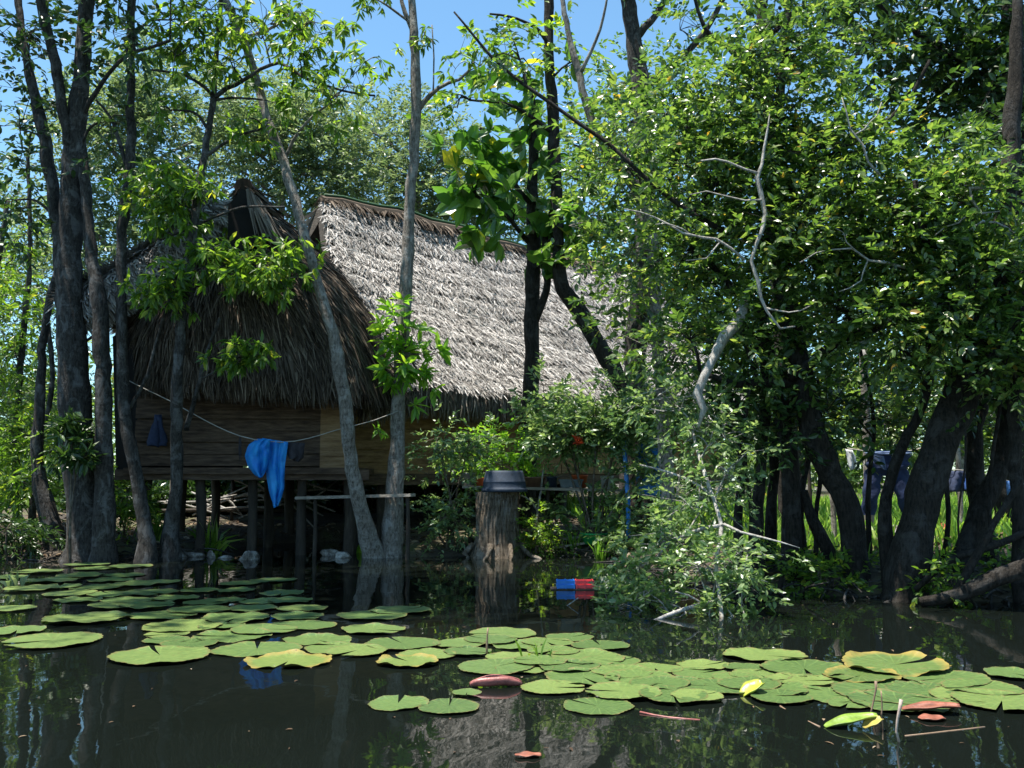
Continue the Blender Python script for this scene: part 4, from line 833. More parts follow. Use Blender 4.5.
# left edge thicket and small bank plants
tree('edge_thicket', 'bright leafy thicket of thin stems crowding the left frame edge', 'tree', (P(15, 520, 16)[0], 16, .3),
     [dict(path=[(18, 540), (16, 450), (22, 350), (30, 250), (28, 150)], D=16, widths=[10, 7, 6, 5, 3], base_z=.1),
      dict(path=[(30, 540), (38, 460), (52, 380), (44, 300)], D=15.5, widths=[8, 6, 5, 4], base_z=.1),
      dict(path=[(-10, 540), (-12, 400), (-4, 280), (8, 200)], D=15.8, widths=[10, 8, 6, 4], base_z=.1)],
     [(12, 260, 26, 40, 16, 8, 8, .24), (12, 350, 28, 36, 15.8, 9, 8, .24), (20, 430, 30, 34, 15.6, 12, 8, .24), (20, 490, 34, 24, 15.4, 12, 8, .22), (60, 440, 22, 22, 15.0, 5, 7, .18), (-40, 350, 50, 120, 16.4, 18, 8, .4), (40, 320, 16, 24, 15.6, 4, 6, .16)], 'pinn', G['left'], B['grey'], size=1.1)
shrub('low_shrub', 'low bush added to darken the mud at the far left frame edge', (12, 552), 14.0,
      [(6, 530, 22, 14, 13.9, 7, 8, .14), (38, 535, 16, 12, 14.4, 5, 8, .12), (-25, 520, 26, 22, 14.2, 8, 8, .16)], 'pinn', G['dark'], size=.9)  # dark foliage added where the mud should lie in shade
shrub('climbing_plant', 'broad dark leaved creeper clinging to the foot of the massive grey tree', (72, 500), 13.6,
      [(72, 432, 16, 16, 13.5, 5, 5, .10), (78, 460, 14, 16, 13.5, 4, 5, .1)], 'rosette', G['dark'], size=.8)
shrub('low_shrub', 'small leafy bush on the bank between the massive tree and the slim trunk', (128, 525), 14.9,
      [(128, 492, 14, 18, 14.8, 6, 7, .12), (120, 515, 16, 12, 14.8, 5, 7, .11), (150, 500, 12, 16, 14.9, 4, 7, .11)], 'pinn', G['left'], size=.9)
def blades(name, label, px, py, D, n, L, mat, spread=.5, cat='plant', W=.03, z=None):
    b = P(px, py, D); zz = gz(b[0], b[1]) if z is None else z
    t = MB(); pos = np.array([b[0], D, zz - .02]) + rng.normal(0, .05, (n, 3)) * [1, 1, 0]
    d = UP + rng.normal(0, spread, (n, 3)) * [1, 1, .2]
    for k in range(n):
        tip = pos[k] + unit(d[k]) * L * rng.uniform(.5, 1.1); mid = (pos[k] + tip) / 2 + UP * .12 * L; s = unit(np.cross(d[k], rng.normal(0, 1, 3))) * W
        tip = tip - UP * .2 * L * rng.uniform(0, 1)
        t.add([pos[k] - s * .4, pos[k] + s * .4, mid + s, mid - s, tip], [(0, 1, 2, 3)], [(3, 2, 4)])
    o = t.build(name, mat, None, smooth=False); return tag(o, label, cat)
blades('strap_plant', 'tuft of long arching strap leaves beside the forked tree foot', 212, 525, 15.2, 46, .75, G['left'], .55, W=.022)
blades('strap_plant', 'smaller tuft of arching leaves between the forked tree and the slim trunk', 158, 522, 15.0, 26, .5, G['left'], .5, W=.02)
blades('strap_plant', 'small bright tuft in front of the leaning trunk foot', 362, 508, 15.4, 14, .38, G['lime'], .4, W=.02)
blades('reed_tuft', 'tuft of upright grass blades at the waterline below the plank shelf', 600, 562, 14.3, 40, .5, G['grass'], .25, W=.012)
blades('reed_tuft', 'thin upright grass tuft right of the dark round bush', 575, 545, 14.9, 30, .45, G['grass'], .25, W=.012)
blades('sprout', 'small thin leaved sprout standing among the middle pads', 538, 668, 6.4, 11, .19, G['left'], .45, W=.009, z=-.02)
blades('sprout', 'pale feathery water plant at the far left edge of the pads', 14, 585, 10.5, 16, .25, G['pale'], .5, W=.02, z=-.02)

# ---------------------------------------------------------------- background trees
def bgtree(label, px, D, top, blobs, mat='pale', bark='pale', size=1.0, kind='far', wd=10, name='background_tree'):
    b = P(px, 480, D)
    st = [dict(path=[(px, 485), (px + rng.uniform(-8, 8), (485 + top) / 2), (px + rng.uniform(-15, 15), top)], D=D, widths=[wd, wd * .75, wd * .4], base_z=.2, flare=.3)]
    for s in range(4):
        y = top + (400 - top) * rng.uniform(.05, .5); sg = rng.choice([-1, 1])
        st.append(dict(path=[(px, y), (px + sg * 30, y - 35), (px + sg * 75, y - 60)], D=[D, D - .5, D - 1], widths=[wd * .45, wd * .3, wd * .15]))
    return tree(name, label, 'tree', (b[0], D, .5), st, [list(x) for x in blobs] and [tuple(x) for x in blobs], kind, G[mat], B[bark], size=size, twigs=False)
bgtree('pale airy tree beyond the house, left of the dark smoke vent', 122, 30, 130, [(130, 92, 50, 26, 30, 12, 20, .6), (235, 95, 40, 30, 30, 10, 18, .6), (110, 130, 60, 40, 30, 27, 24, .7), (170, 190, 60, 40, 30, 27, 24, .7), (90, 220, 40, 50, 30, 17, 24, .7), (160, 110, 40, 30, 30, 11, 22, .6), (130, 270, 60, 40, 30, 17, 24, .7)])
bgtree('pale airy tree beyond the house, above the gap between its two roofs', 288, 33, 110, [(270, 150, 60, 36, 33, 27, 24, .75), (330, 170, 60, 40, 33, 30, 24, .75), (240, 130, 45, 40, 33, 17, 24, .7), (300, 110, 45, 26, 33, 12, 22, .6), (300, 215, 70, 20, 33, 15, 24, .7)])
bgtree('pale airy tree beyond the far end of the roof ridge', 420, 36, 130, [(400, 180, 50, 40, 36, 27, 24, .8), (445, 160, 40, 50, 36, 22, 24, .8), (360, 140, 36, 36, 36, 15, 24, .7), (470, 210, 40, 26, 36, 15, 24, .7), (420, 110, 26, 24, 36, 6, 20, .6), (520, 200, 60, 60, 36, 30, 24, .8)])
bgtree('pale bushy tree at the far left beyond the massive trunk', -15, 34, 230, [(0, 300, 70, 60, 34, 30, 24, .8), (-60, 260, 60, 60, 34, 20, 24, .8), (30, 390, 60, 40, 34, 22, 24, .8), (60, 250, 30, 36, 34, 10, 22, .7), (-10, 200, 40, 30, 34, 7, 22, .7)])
bgtree('mid green tree far behind the right end of the thatch roof', 640, 32, 120, [(590, 170, 50, 50, 32, 20, 15, .8), (650, 110, 60, 50, 32, 25, 15, .8), (700, 210, 70, 70, 32, 32, 15, .9), (620, 280, 60, 60, 32, 30, 15, .9), (690, 330, 70, 70, 32, 32, 15, .9)], mat='canopy', bark='grey', size=1.1)
bgtree('mid green tree far behind the forked dark trunk', 800, 30, 150, [(780, 300, 80, 70, 30, 37, 15, .9), (860, 230, 70, 60, 30, 27, 15, .9), (840, 380, 80, 50, 30, 32, 15, .8), (750, 400, 60, 50, 30, 22, 15, .8)], mat='canopy', bark='grey', size=1.1)
bgtree('mid green tree far behind the leaning black trunk', 960, 28, 180, [(940, 350, 70, 70, 28, 35, 15, .85), (1010, 280, 70, 80, 28, 35, 15, .9), (900, 420, 70, 34, 28, 22, 15, .7), (1000, 420, 60, 40, 28, 22, 15, .7), (1090, 320, 80, 120, 28, 37, 15, .9)], mat='canopy', bark='pale', size=1.1)
for lab, px, D_ in (('dark bush added as shade behind the stilts of the front wing', 150, 21), ('dark bush added to darken the gap behind the house steps', 250, 21.5), ('dark bush added as shade under the floor between the two roofs', 345, 22.5), ('dark bush added as shade behind the far stilts of the long house', 440, 25)):  # added to darken the bright gap under the floor
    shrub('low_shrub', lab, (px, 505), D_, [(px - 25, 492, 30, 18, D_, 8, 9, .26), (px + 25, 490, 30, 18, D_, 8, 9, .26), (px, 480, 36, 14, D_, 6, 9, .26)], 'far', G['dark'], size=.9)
for lab, px, py, D_ in (('small leafy plant rooted at the waterline under the clump of thin stems', 800, 575, 10.2), ('small leafy plant between the forked dark trunk and the leaning black trunk', 868, 578, 10.3), ('small bright plant growing out of the bank at the far right', 1012, 570, 9.6), ('low leafy clump hanging over the water between the hanging shrub and the forked trunk', 825, 588, 9.9), ('low leafy clump in front of the leaning black trunk roots', 945, 590, 9.2)):
    shrub('bank_plant', lab, (px, py + 12), D_, [(px - 6, py - 10, 14, 12, D_ - .1, 5, 7, .09), (px + 12, py - 4, 12, 10, D_ - .1, 4, 6, .08)], 'fine', G['left'], size=1.0, cat='plant')
# the wood that closes the view
lv = Leaves(); n = 9000
x = rng.uniform(-62, 62, n); y = 52 + rng.normal(0, 5, n) - np.abs(x) * .1; hh = 6.5 + 2.2 * np.sin(x * .31) + 1.4 * np.sin(x * .83 + 2)
z = rng.uniform(0, 1, n) ** .8 * hh + .3
lv.sprays('far', np.stack([x, y, z], -1), rng.normal(0, 1, (n, 3)) + UP * .3, size=2.6)
fw = lv.build('far_wood', G['canopy'], None, smooth=False); fw['kind'] = 'stuff'; tag(fw, 'green wood closing the view behind the clearing', 'wood')
# sunlit grass of the clearing behind the right bank
mb = MB(); n = 26000; x = rng.uniform(1.2, 16, n); y = rng.uniform(10.2, 26, n)
z = np.concatenate([ground_z(x[i:i + 4000], y[i:i + 4000]) for i in range(0, n, 4000)])
k = (z > .22) & ((y > 11.4) | (rng.random(n) < .25)); x, y, z = x[k], y[k], z[k]; n = len(x)
d = UP + rng.normal(0, .4, (n, 3)) * [1, 1, 0]
mb.add(*leaf_arrays(TB, np.stack([x, y, z - .02], -1), d, rng.normal(0, 1, (n, 3)), rng.uniform(.12, .42, n), rng.uniform(.12, .4, n)))
gr = mb.build('grass', G['grass'], None, smooth=False); gr['kind'] = 'stuff'; tag(gr, 'bright sunlit grass of the clearing behind the right bank', 'grass')
# dark undergrowth added to hide the lit ground behind the house
lv = Leaves(); n = 9000; x = rng.uniform(-17, 1.5, n); y = rng.uniform(21.0, 33, n)
z = ground_z(x, y) + rng.uniform(0, 1, n) * (.55 + .35 * np.sin(x * 1.7) * np.sin(y * 1.1)); k = (x < -3.2 + (y - 19.5)) | (y > 29); k &= ~((x - (-2.9) - (y - 17) * 1.04 > -7.4) & (y < 27.5))
lv.sprays('far', np.stack([x, y, z], -1)[k], rng.normal(0, .6, (k.sum(), 3)) + UP * .6, size=.9)
n = 4200; t_ = rng.uniform(-2, 11, n); o_ = rng.uniform(.25, 1.6, n); x = -6.2 + .72 * t_ - .694 * o_; y = 19.64 + .694 * t_ + .72 * o_
lv.sprays('far', np.stack([x, y, ground_z(x, y) + rng.uniform(0, 1, n) * (.62 + .25 * np.sin(t_ * 2.3))], -1), rng.normal(0, .6, (n, 3)) + UP * .5, size=.75)
ug = lv.build('undergrowth', G['dark'], None, smooth=False); ug['kind'] = 'stuff'; tag(ug, 'dark low undergrowth added to darken the ground behind the house', 'undergrowth')
# roots and fallen sticks tangled along the waterline
mb = MB(); 
for i in range(200):
    seg = rng.integers(15, len(SHORE) - 4) if rng.random() < .7 else rng.integers(3, 7); t = rng.random(); p = SHORE[seg] * (1 - t) + SHORE[seg + 1] * t + rng.normal(0, .16, 2); yw = rng.uniform(0, 6.28); L = rng.uniform(.15, .5)
    z = max(gz(*p), -.02); d = np.array([math.cos(yw), math.sin(yw), rng.normal(.05, .2)]) * L; c = np.array([p[0], p[1], z + .02])
    r = rng.uniform(.005, .017); mb.tube([c - d + [0, 0, -.06], c + rng.normal(0, .05, 3) + [0, 0, .05], c + d], [r, r * .9, r * .5], 5, .15)
rt = mb.build('root_tangle', B['grey'], None); rt['kind'] = 'stuff'; tag(rt, 'tangle of thin roots and fallen sticks along the waterline', 'roots')
# leaf litter at the waterline
mb = MB(); n = 12000; x = rng.uniform(-10, 8, n); y = rng.uniform(8.5, 19, n)
z = np.concatenate([ground_z(x[i:i + 4000], y[i:i + 4000]) for i in range(0, n, 4000)]); k = z > .0; x, y, z = x[k], y[k], z[k]; n = len(x)
mb.add(*leaf_arrays(T8, np.stack([x, y, z + .015], -1), rng.normal(0, 1, (n, 3)) * [1, 1, .25], UP + rng.normal(0, .35, (n, 3)), rng.uniform(.06, .16, n), rng.uniform(.06, .14, n)))
M['litter'] = mat_island('dry_leaf', [(0, (.035, .022, .014)), (.5, (.11, .07, .04)), (.85, (.22, .16, .10)), (1, (.34, .29, .22))])
ll = mb.build('leaf_litter', M['litter'], None, smooth=False); ll['kind'] = 'stuff'; tag(ll, 'dry brown leaves littering the muddy bank', 'leaf litter')
#@@PART4
# ---------------------------------------------------------------- lily pads
def pad_mesh(R, curl=.012, notch=.16, fold=0.0, teeth=34, seed=0, half=False):
    r_ = np.random.default_rng(seed); na, nr = 130, 7
    a = np.linspace(notch / 2, 2 * np.pi - notch / 2, na + 1)
    ph = r_.uniform(0, 6.28, 6)
    V, UV = [], []
    for i in range(nr + 1):
        t = (i / nr) ** .8
        edge = 1 + .035 * np.sin(2 * a + ph[0]) + .025 * np.sin(3 * a + ph[1]) + .012 * np.sin(7 * a + ph[2])
        if i == nr: edge = edge + .034 * (np.abs(np.sin(a * teeth / 2)) - .6)
        x = R * t * edge * np.cos(a); y = R * t * edge * np.sin(a)
        z = curl * np.clip((t - .72) / .28, 0, 1) ** 2 * (1 + .8 * np.sin(4 * a + ph[3]) + .5 * np.sin(9 * a + ph[4])) + .004 * t * np.sin(6 * a + ph[5])
        z = z - .004 * (1 - t)
        if fold: z = z + fold * np.maximum(0, y + .15 * R) ** 1.3 * 3.0; 
        V.append(np.stack([x, y, z], -1)); UV.append(np.stack([a / (2 * np.pi), np.full_like(a, t)], -1))
    V = np.concatenate(V); UV = np.concatenate(UV); m = na + 1
    k = (np.arange(nr)[:, None] * m + np.arange(na)).ravel()
    return np_mesh('lily_pad', V, [np.stack([k, k + m, k + m + 1, k + 1], -1)], True, UV)
bases = [pad_mesh(1.0, curl=c, notch=nn, seed=s) for s, (c, nn) in enumerate([(.018, .14), (.028, .22), (.012, .10), (.034, .18), (.015, .3), (.022, .12)])]
for b in bases: b.materials.append(M['pad'])
olds = [pad_mesh(1.0, curl=c, notch=nn, seed=s + 20) for s, (c, nn) in enumerate([(.04, .14), (.055, .25)])]
for b in olds: b.materials.append(M['pad_old'])
PADS = {
 'green lily pad of the shaded raft floating below the left bank': ('left raft of lily pads', [
 (273,580,43),(282,593,42),(240,583,40),(237,590,36),(200,590,37),(252,608,46),(302,608,50),(297,616,50),(200,609,57),(233,636,70),(167,634,42),(167,640,44),(190,643,52),(17,630,50),
 (70,593,47),(53,580,50),(37,571,46),(80,575,43),(123,575,40),(110,580,43),(97,587,50),(133,584,46),(150,592,50),(113,594,46),(127,600,50),(147,605,50),(113,605,46),(77,600,43),(157,582,43),(130,566,40),(207,602,43),(8,577,34),(12,608,40),(175,598,44),(60,586,40),(30,588,46),(262,601,42),(225,600,38),(95,568,38),(222,626,44)]),
 'green lily pad of the crowded raft in the middle of the pond': ('middle raft of lily pads', [
 (427,654,57),(460,643,50),(503,633,63),(467,651,47),(490,639,50),(517,645,47),(547,642,50),(513,657,53),(600,645,57),(587,657,73),(497,666,73),(570,666,60),(553,650,50),(540,660,52),(570,637,44),(525,668,56),(610,661,56),(583,677,73),(553,687,60)]),
 'sunlit bright green lily pad of the raft at the right': ('right raft of lily pads', [
 (623,671,60),(640,677,66),(623,691,70),(673,694,70),(703,665,50),(700,673,55),(744,667,40),(761,675,57),(804,668,80),(717,686,64),(774,688,64),(781,696,57),(697,695,50),(831,683,80),(831,695,68),(895,692,110),(898,702,90),(848,703,40),(945,678,80),(982,687,70),(660,683,56),(750,683,60),(680,683,50),(655,668,50),(925,690,70),(965,695,66),(800,680,60),(735,677,46)]),
}
SOLO = [
 ((88,618,77), 'large green lily pad alone left of the shaded raft', 0),
 ((53,640,87), 'wide green lily pad nearest the left frame edge', 0),
 ((160,655,90), 'biggest green lily pad at the near edge of the left raft', 0),
 ((257,649,80), 'green lily pad tucked behind the pad with the brown rim', 0),
 ((288,661,77), 'yellowing lily pad with a ragged brown rim at the left raft', 1),
 ((303,625,62), 'bright green lily pad at the right end of the left raft', 0),
 ((235,618,65), 'green lily pad just under the blue cloth reflection', 0),
 ((163,615,62), 'green lily pad between the far rows and near rows of the left raft', 0),
 ((182,626,72), 'broad green lily pad second from the near edge of the left raft', 0),
 ((263,629,62), 'green lily pad overlapping beside the bright right end pad', 0),
 ((290,600,42), 'small green lily pad farthest right in the far left row', 0),
 ((87,564,40), 'thin far green lily pad close to the buttress roots', 0),
 ((318,640,64), 'green lily pad left of the pair before the leaning trunk', 0),
 ((336,648,62), 'green lily pad in front of the pair before the leaning trunk', 0),
 ((400,610,60), 'farthest bright green lily pad of the pair by the straight trunk reflection', 0),
 ((373,615,63), 'nearer green lily pad of the pair by the straight trunk reflection', 0),
 ((373,629,62), 'bright green lily pad alone below the far pair', 0),
 ((402,643,73), 'wide green lily pad leading the middle raft on the left', 0),
 ((408,661,60), 'lily pad with a yellow brown rim at the left of the middle raft', 1),
 ((357,650,60), 'green lily pad partly behind the wide pad left of the middle raft', 0),
 ((467,692,28), 'small dull lily pad behind the rolled pink leaf', 0),
 ((598,706,68), 'round bright green lily pad floating alone in the foreground', 0),
 ((398,703,58), 'left one of two joined bright lily pads in the foreground', 0),
 ((449,706,60), 'right one of two joined bright lily pads in the foreground', 0),
 ((764,655,75), 'green lily pad farthest back on the right, below the hanging shrub', 0),
 ((861,675,74), 'yellowing lily pad with a brown rim in the right raft', 1),
 ((895,666,97), 'long raised lily pad with a yellow brown rim behind the right raft', 1),
 ((1002,700,90), 'large bright green lily pad cut by the right frame edge', 0),
 ((1012,673,50), 'green lily pad behind the large one at the right frame edge', 0),
]
def put_pad(px, py, wd, me, k):
    z = .005 + .0016 * (k % 9)
    p = PW(px, py, z); R = wd / 2 * p[1] / F * 1.06
    o = bpy.data.objects.new('lily_pad', me); COL.objects.link(o)
    o.location = p; o.scale = (R, R * rng.uniform(.92, 1.0), R * .9); o.rotation_euler = (rng.normal(0, .008), rng.normal(0, .008), rng.uniform(0, 6.28)); return o
k = 0
for lab, (grp, L) in PADS.items():
    for (px, py, wd) in L:
        o = put_pad(px, py, wd, bases[k % 6], k); tag(o, lab, 'lily pad', grp); k += 1
for (q, lab, old) in SOLO:
    o = put_pad(*q, (olds if old else bases)[k % 2 if old else k % 6], k); tag(o, lab, 'lily pad', 'lily pads with a place of their own'); k += 1
    if 'two joined' in lab: o.rotation_euler.z = math.pi * (.5 if 'right' in lab else 1.0)
    if 'long raised' in lab: o.rotation_euler = (.02, -.03, .4); o.location.z = .022

def curled(name, label, px, py, L, W, mat, yaw, curl=2.2, lift=.0, cat='leaf', pitch=0.0, z=.01):
    p = PW(px, py); mb = MB(); n, m = 16, 9
    def S(u, v):
        x = (u - .5) * L; w_ = W * np.sin(np.pi * np.clip(u * .96 + .02, 0, 1)) ** .45; a = (v - .5) * curl
        r = w_ / curl
        return np.stack([x, r * np.sin(a), r * (1 - np.cos(a)) + lift * u + .0025 * np.sin(u * 11 + 3 * v)], -1)
    mb.grid(S, n, m); V = np.concatenate(mb.V); c, s = math.cos(yaw), math.sin(yaw)
    V = np.stack([V[:, 0] * c - V[:, 1] * s, V[:, 0] * s + V[:, 1] * c, V[:, 2] + V[:, 0] * math.tan(pitch)], -1) + np.array([p[0], p[1], z])
    mb.V = [V]; o = mb.build(name, mat, None)
    md = o.modifiers.new('thick', 'SOLIDIFY'); md.thickness = .004
    return tag(o, label, cat)
M['pink'] = mat_plain('pink_leaf', (.30, .10, .085), .45, .5, 22)
M['red'] = mat_plain('red_leaf', (.22, .075, .045), .5, .5, 20)
M['yel'] = mat_plain('yellow_leaf', (.25, .28, .025), .4, .45, 16)
M['lim'] = mat_plain('lime_leaf', (.15, .23, .03), .4, .45, 14)
curled('rolled_leaf', 'rolled pink lily leaf lying beside the middle raft', 496, 687, .29, .14, M['pink'], .10, 4.6)
curled('rolled_leaf', 'reddish pink curled leaf standing off the edge of the right raft', 931, 713, .27, .13, M['red'], -.25, 1.2, lift=.03)
curled('fallen_leaf', 'small reddish leaf half sunk under the red curled leaf', 932, 720, .13, .10, M['red'], .2, .6)
curled('fallen_leaf', 'reddish brown leaf floating in the near foreground', 528, 757, .11, .06, M['red'], .05, .6)
curled('folded_leaf', 'bright yellow green folded pad tipped up below the right raft', 752, 695, .13, .15, M['yel'], .25, 1.7, lift=.05, pitch=.15, z=.0)
curled('folded_leaf', 'lime green folded pad floating apart near the right foreground', 852, 727, .26, .12, M['lim'], .10, 1.5, lift=.03, pitch=.06)
curled('folded_leaf', 'brownish yellow curled tip at the end of the lime folded pad', 873, 730, .09, .10, mat_plain('brown_yellow_leaf', (.30, .24, .05), .5, .3, 20), .2, 1.4, lift=.04)
def stalk(label, path, D, wd, mat, cat='stalk', name='lily_stalk'):
    mb = MB(); stem(mb, path=path, D=D, widths=wd, sides=6, wob=.1); o = mb.build(name, mat); return tag(o, label, cat)
M['stk'] = mat_plain('stalk_brown', (.20, .13, .08), .6, .3, 20)
M['stkp'] = mat_plain('stalk_pale', (.42, .32, .26), .6, .3, 20)
d_ = PW(875, 715)[1]
stalk('brown bent lily stalk topped by a pale bud, left of three', [(870, 718), (874, 700), (877, 684), (876, 681)], d_, [2, 2, 2, 3.2], M['stk'])
stalk('thin brown lily stalk in the middle of three', [(881, 720), (882, 705), (881, 691)], d_, [1.6, 1.6, 1.6], M['stk'])
stalk('pale pinkish lily stalk right of the two brown stalks', [(899, 742), (896, 728), (899, 712), (901, 699)], PW(899, 742)[1], [2.5, 2.2, 3, 3.5], M['stkp'])
stalk('dark thin stalk standing in the middle raft', [(487, 656), (487, 640), (488, 628)], PW(487, 656)[1], [2, 2, 1.6], M['stk'])
stalk('drooping orange brown stalk trailing in the water at right', [(780, 706), (795, 716), (820, 727)], [PW(780, 706)[1], PW(795, 714)[1], PW(820, 727)[1]], [2, 2, 2], M['stk'])
stalk('thin reddish stalk floating below the round foreground pad', [(640, 712), (665, 717), (700, 720)], [PW(640, 713)[1], PW(665, 717)[1], PW(700, 720)[1]], [2, 2, 1.6], M['pink'])
stalk('long thin reddish stalk floating in the right foreground', [(905, 736), (950, 731), (985, 727)], [PW(905, 736)[1], PW(950, 731)[1], PW(985, 727)[1]], [1.6, 1.6, 1.4], M['stk'])

# ---------------------------------------------------------------- stump and upturned tub
b = P(497, 553, 14.6); st = thing('tree_stump', 'thick cut tree stump with a furrowed base standing at the waterline', 'stump', (b[0], 14.6, 0)); mb = MB()
def S_st(u, v):
    a = u * 2 * np.pi; z = -.25 + 1.22 * v; fl = np.exp(-(z + .0) * 5.0)
    r = .30 + .09 * fl * (1 + .35 * np.sin(5 * a + 1) + .25 * np.sin(8 * a + 2)) + .012 * np.sin(11 * a + 2 * np.sin(z * 5)) + .010 * np.sin(29 * a + 5 * np.sin(z * 4)) + .008 * np.sin(47 * a + 9 * z)
    return np.stack([b[0] + r * np.cos(a), 14.6 + r * np.sin(a), z], -1)
mb.grid(S_st, 193, 40); rim = S_st(np.linspace(0, 1, 193), np.ones(193)); mb.add(np.concatenate([rim, [[b[0], 14.6, .965]]]), None, [(193, i, i + 1) for i in range(192)])
mb.build('bole', B['brown'], st)
for i in range(4):
    a = -math.pi * (.08 + i * .27 + rng.uniform(-.05, .05)); mb = MB(); d = np.array([math.cos(a), math.sin(a), 0]); L = rng.uniform(.5, .8); sd = np.array([-d[1], d[0], 0]) * rng.normal(0, .12)
    c0 = np.array([b[0], 14.6, 0.0]); mb.tube([c0 + d * .36 + UP * .2, c0 + d * .5 + UP * .05 + sd, c0 + d * (L * .85) + UP * .02 + sd * 2, c0 + d * L + sd * 3 - UP * .06], [.04, .035, .025, .010], 7, .3); mb.build('root', B['brown'], st)
M['tub'] = mat_plain('blue_black_rubber', (.028, .040, .062), .72, .3, 12, .1, .3)
mb = MB(); Ht = .315
mb.lathe((b[0] + .11, 14.55, .972), [(.29, .0), (.345, .0), (.352, .02), (.352, .05), (.335, .06), (.33, .07), (.318, .14), (.322, .15), (.316, .16), (.288, Ht - .03), (.275, Ht), (.262, Ht + .002), (.24, Ht - .012), (.12, Ht - .014), (.001, Ht - .012)], 40)
t_ = mb.build('upturned_tub', M['tub']); tag(t_, 'blue black rubber tub turned upside down on the stump', 'tub')

# ---------------------------------------------------------------- plank shelf with pots
def plank(mb, a, b_, w_, h):
    a = np.asarray(a, float); b_ = np.asarray(b_, float); d = unit(b_ - a); s = unit(np.cross(UP, d)); mb.box((a + b_) / 2, (np.linalg.norm(b_ - a), w_, h), [d, s, np.cross(d, s)])
SD = 15.3
sa = P(462, 485, SD); sb = P(632, 491, SD)
sh = thing('plank_shelf', 'rough outdoor plank shelf on posts holding flower pots behind the stump', 'shelf', ((sa[0] + sb[0]) / 2, SD, gz(.6, SD)))
zt = float(sa[2]) - .03; top = zt + .02
mb = MB()
for o_ in (-.16, .0, .16): plank(mb, (sa[0] + rng.normal(0, .05), SD + o_, zt), (sb[0] + rng.normal(0, .08), SD + o_, zt - .06), .145, .04)
mb.build('shelf_top', M['board'], sh, smooth=False)
for px in (470, 505, 548, 590, 626):
    p = P(px, 500, SD); mb = MB(); z0 = gz(p[0], SD) - .15; mb.tube([(p[0] + .02, SD - .05, z0), (p[0] - .01, SD - .05, .6), (p[0], SD - .05, zt - .03)], [.035, .032, .03], 8, .12); mb.build('post', M['post'], sh)
br = MB(); p0 = P(535, 540, SD - .3); p1 = P(526, 500, SD - .2); p2 = P(543, 470, SD - .25); p3 = P(520, 495, SD - .2)
br.tube([p0, P(538, 510, SD - .25), P(541, 490, SD - .2), p2], [.02, .018, .016, .012], 6, .15); br.tube([P(538, 512, SD - .25), P(530, 500, SD - .25), p3], [.014, .012, .01], 6, .15)
o = br.build('forked_prop', B['snag']); tag(o, 'bare forked branch propped against the shelf beside the tub', 'branch')
def shelf_z(x): return zt + .02 - .06 * (x - sa[0]) / (sb[0] - sa[0]) + .004
def pot(name, label, px, r, h, mat, soil=True, plant=None, sx=1, sy=1, wall=.015, cat='pot', taper=.78, D=SD, z=None):
    x = float(P(px, 480, D)[0]); z = shelf_z(x) if z is None else z; mb = MB()
    mb.lathe((x, D, z), [(.001, 0), (r * taper, 0), (r * .97, h * .86), (r * 1.05, h * .87), (r * 1.05, h), (r - wall, h), (r * taper - wall, .03), (.001, .03)], 28, sx, sy)
    if plant or soil:
        t = thing(name, label, cat, (x, D, z)); mb.build('pot_body', mat, t); s = MB(); s.lathe((x, D, z), [(r * .93, h * .82), (r * .5, h * .86), (.001, h * .85)], 20, sx, sy); s.build('soil', M['soil'], t)
        if plant:
            kind, pm, n, sz, ht = plant; lv = Leaves(); sz *= .8; n = max(n, 12); c = np.array([x, D, z + h]); pos = c + np.abs(rng.normal(0, 1, (n, 3))) * [0, 0, ht] + rng.normal(0, 1, (n, 3)) * [r * .6, r * .6, .01]
            lv.sprays(kind, pos, unit(pos - c + UP * .1), size=sz); [lv.tube([c - UP * .03, q], [.006, .003], 3, caps=False, smooth=False) for q in pos]; lv.build('plant', pm, t, smooth=False)
        return t
    o = mb.build(name, mat); return tag(o, label, cat)
def trough(name, label, px, L, W, h, mat, D=SD):
    x = float(P(px, 480, D)[0]); z = shelf_z(x) + .003; mb = MB(); a, b2, c2, e = L / 2, W / 2, .9, .012
    o8 = [(-a * c2, -b2 * c2, 0), (a * c2, -b2 * c2, 0), (a * c2, b2 * c2, 0), (-a * c2, b2 * c2, 0), (-a, -b2, h), (a, -b2, h), (a, b2, h), (-a, b2, h)]
    i8 = [(-a + e, -b2 + e, h), (a - e, -b2 + e, h), (a - e, b2 - e, h), (-a + e, b2 - e, h), (-a * c2 + e, -b2 * c2 + e, .02), (a * c2 - e, -b2 * c2 + e, .02), (a * c2 - e, b2 * c2 - e, .02), (-a * c2 + e, b2 * c2 - e, .02)]
    mb.add(np.array(o8 + i8) + np.array([x, D, z]), [(0, 3, 2, 1), (0, 1, 5, 4), (1, 2, 6, 5), (2, 3, 7, 6), (3, 0, 4, 7), (4, 5, 9, 8), (5, 6, 10, 9), (6, 7, 11, 10), (7, 4, 8, 11), (8, 9, 13, 12), (9, 10, 14, 13), (10, 11, 15, 14), (11, 8, 12, 15), (12, 13, 14, 15)])
    mb.box((x, D - b2 - .004, z + h - .012), (L + .02, .016, .024)); mb.box((x, D + b2 + .004, z + h - .012), (L + .02, .016, .024))
    t = thing(name, label, 'planter', (x, D, z)); mb.build('trough_body', mat, t, smooth=False); s = MB(); s.box((x, D, z + h * .8), (L - .05, W - .05, .02)); s.build('soil', M['soil'], t, smooth=False); return t
M['pgrey'] = mat_plain('grey_plastic', (.20, .21, .22), .5, .2); M['clay'] = mat_plain('brown_clay', (.16, .085, .05), .8, .3); M['orange'] = mat_plain('orange_red_plastic', (.62, .12, .035), .45, .15)
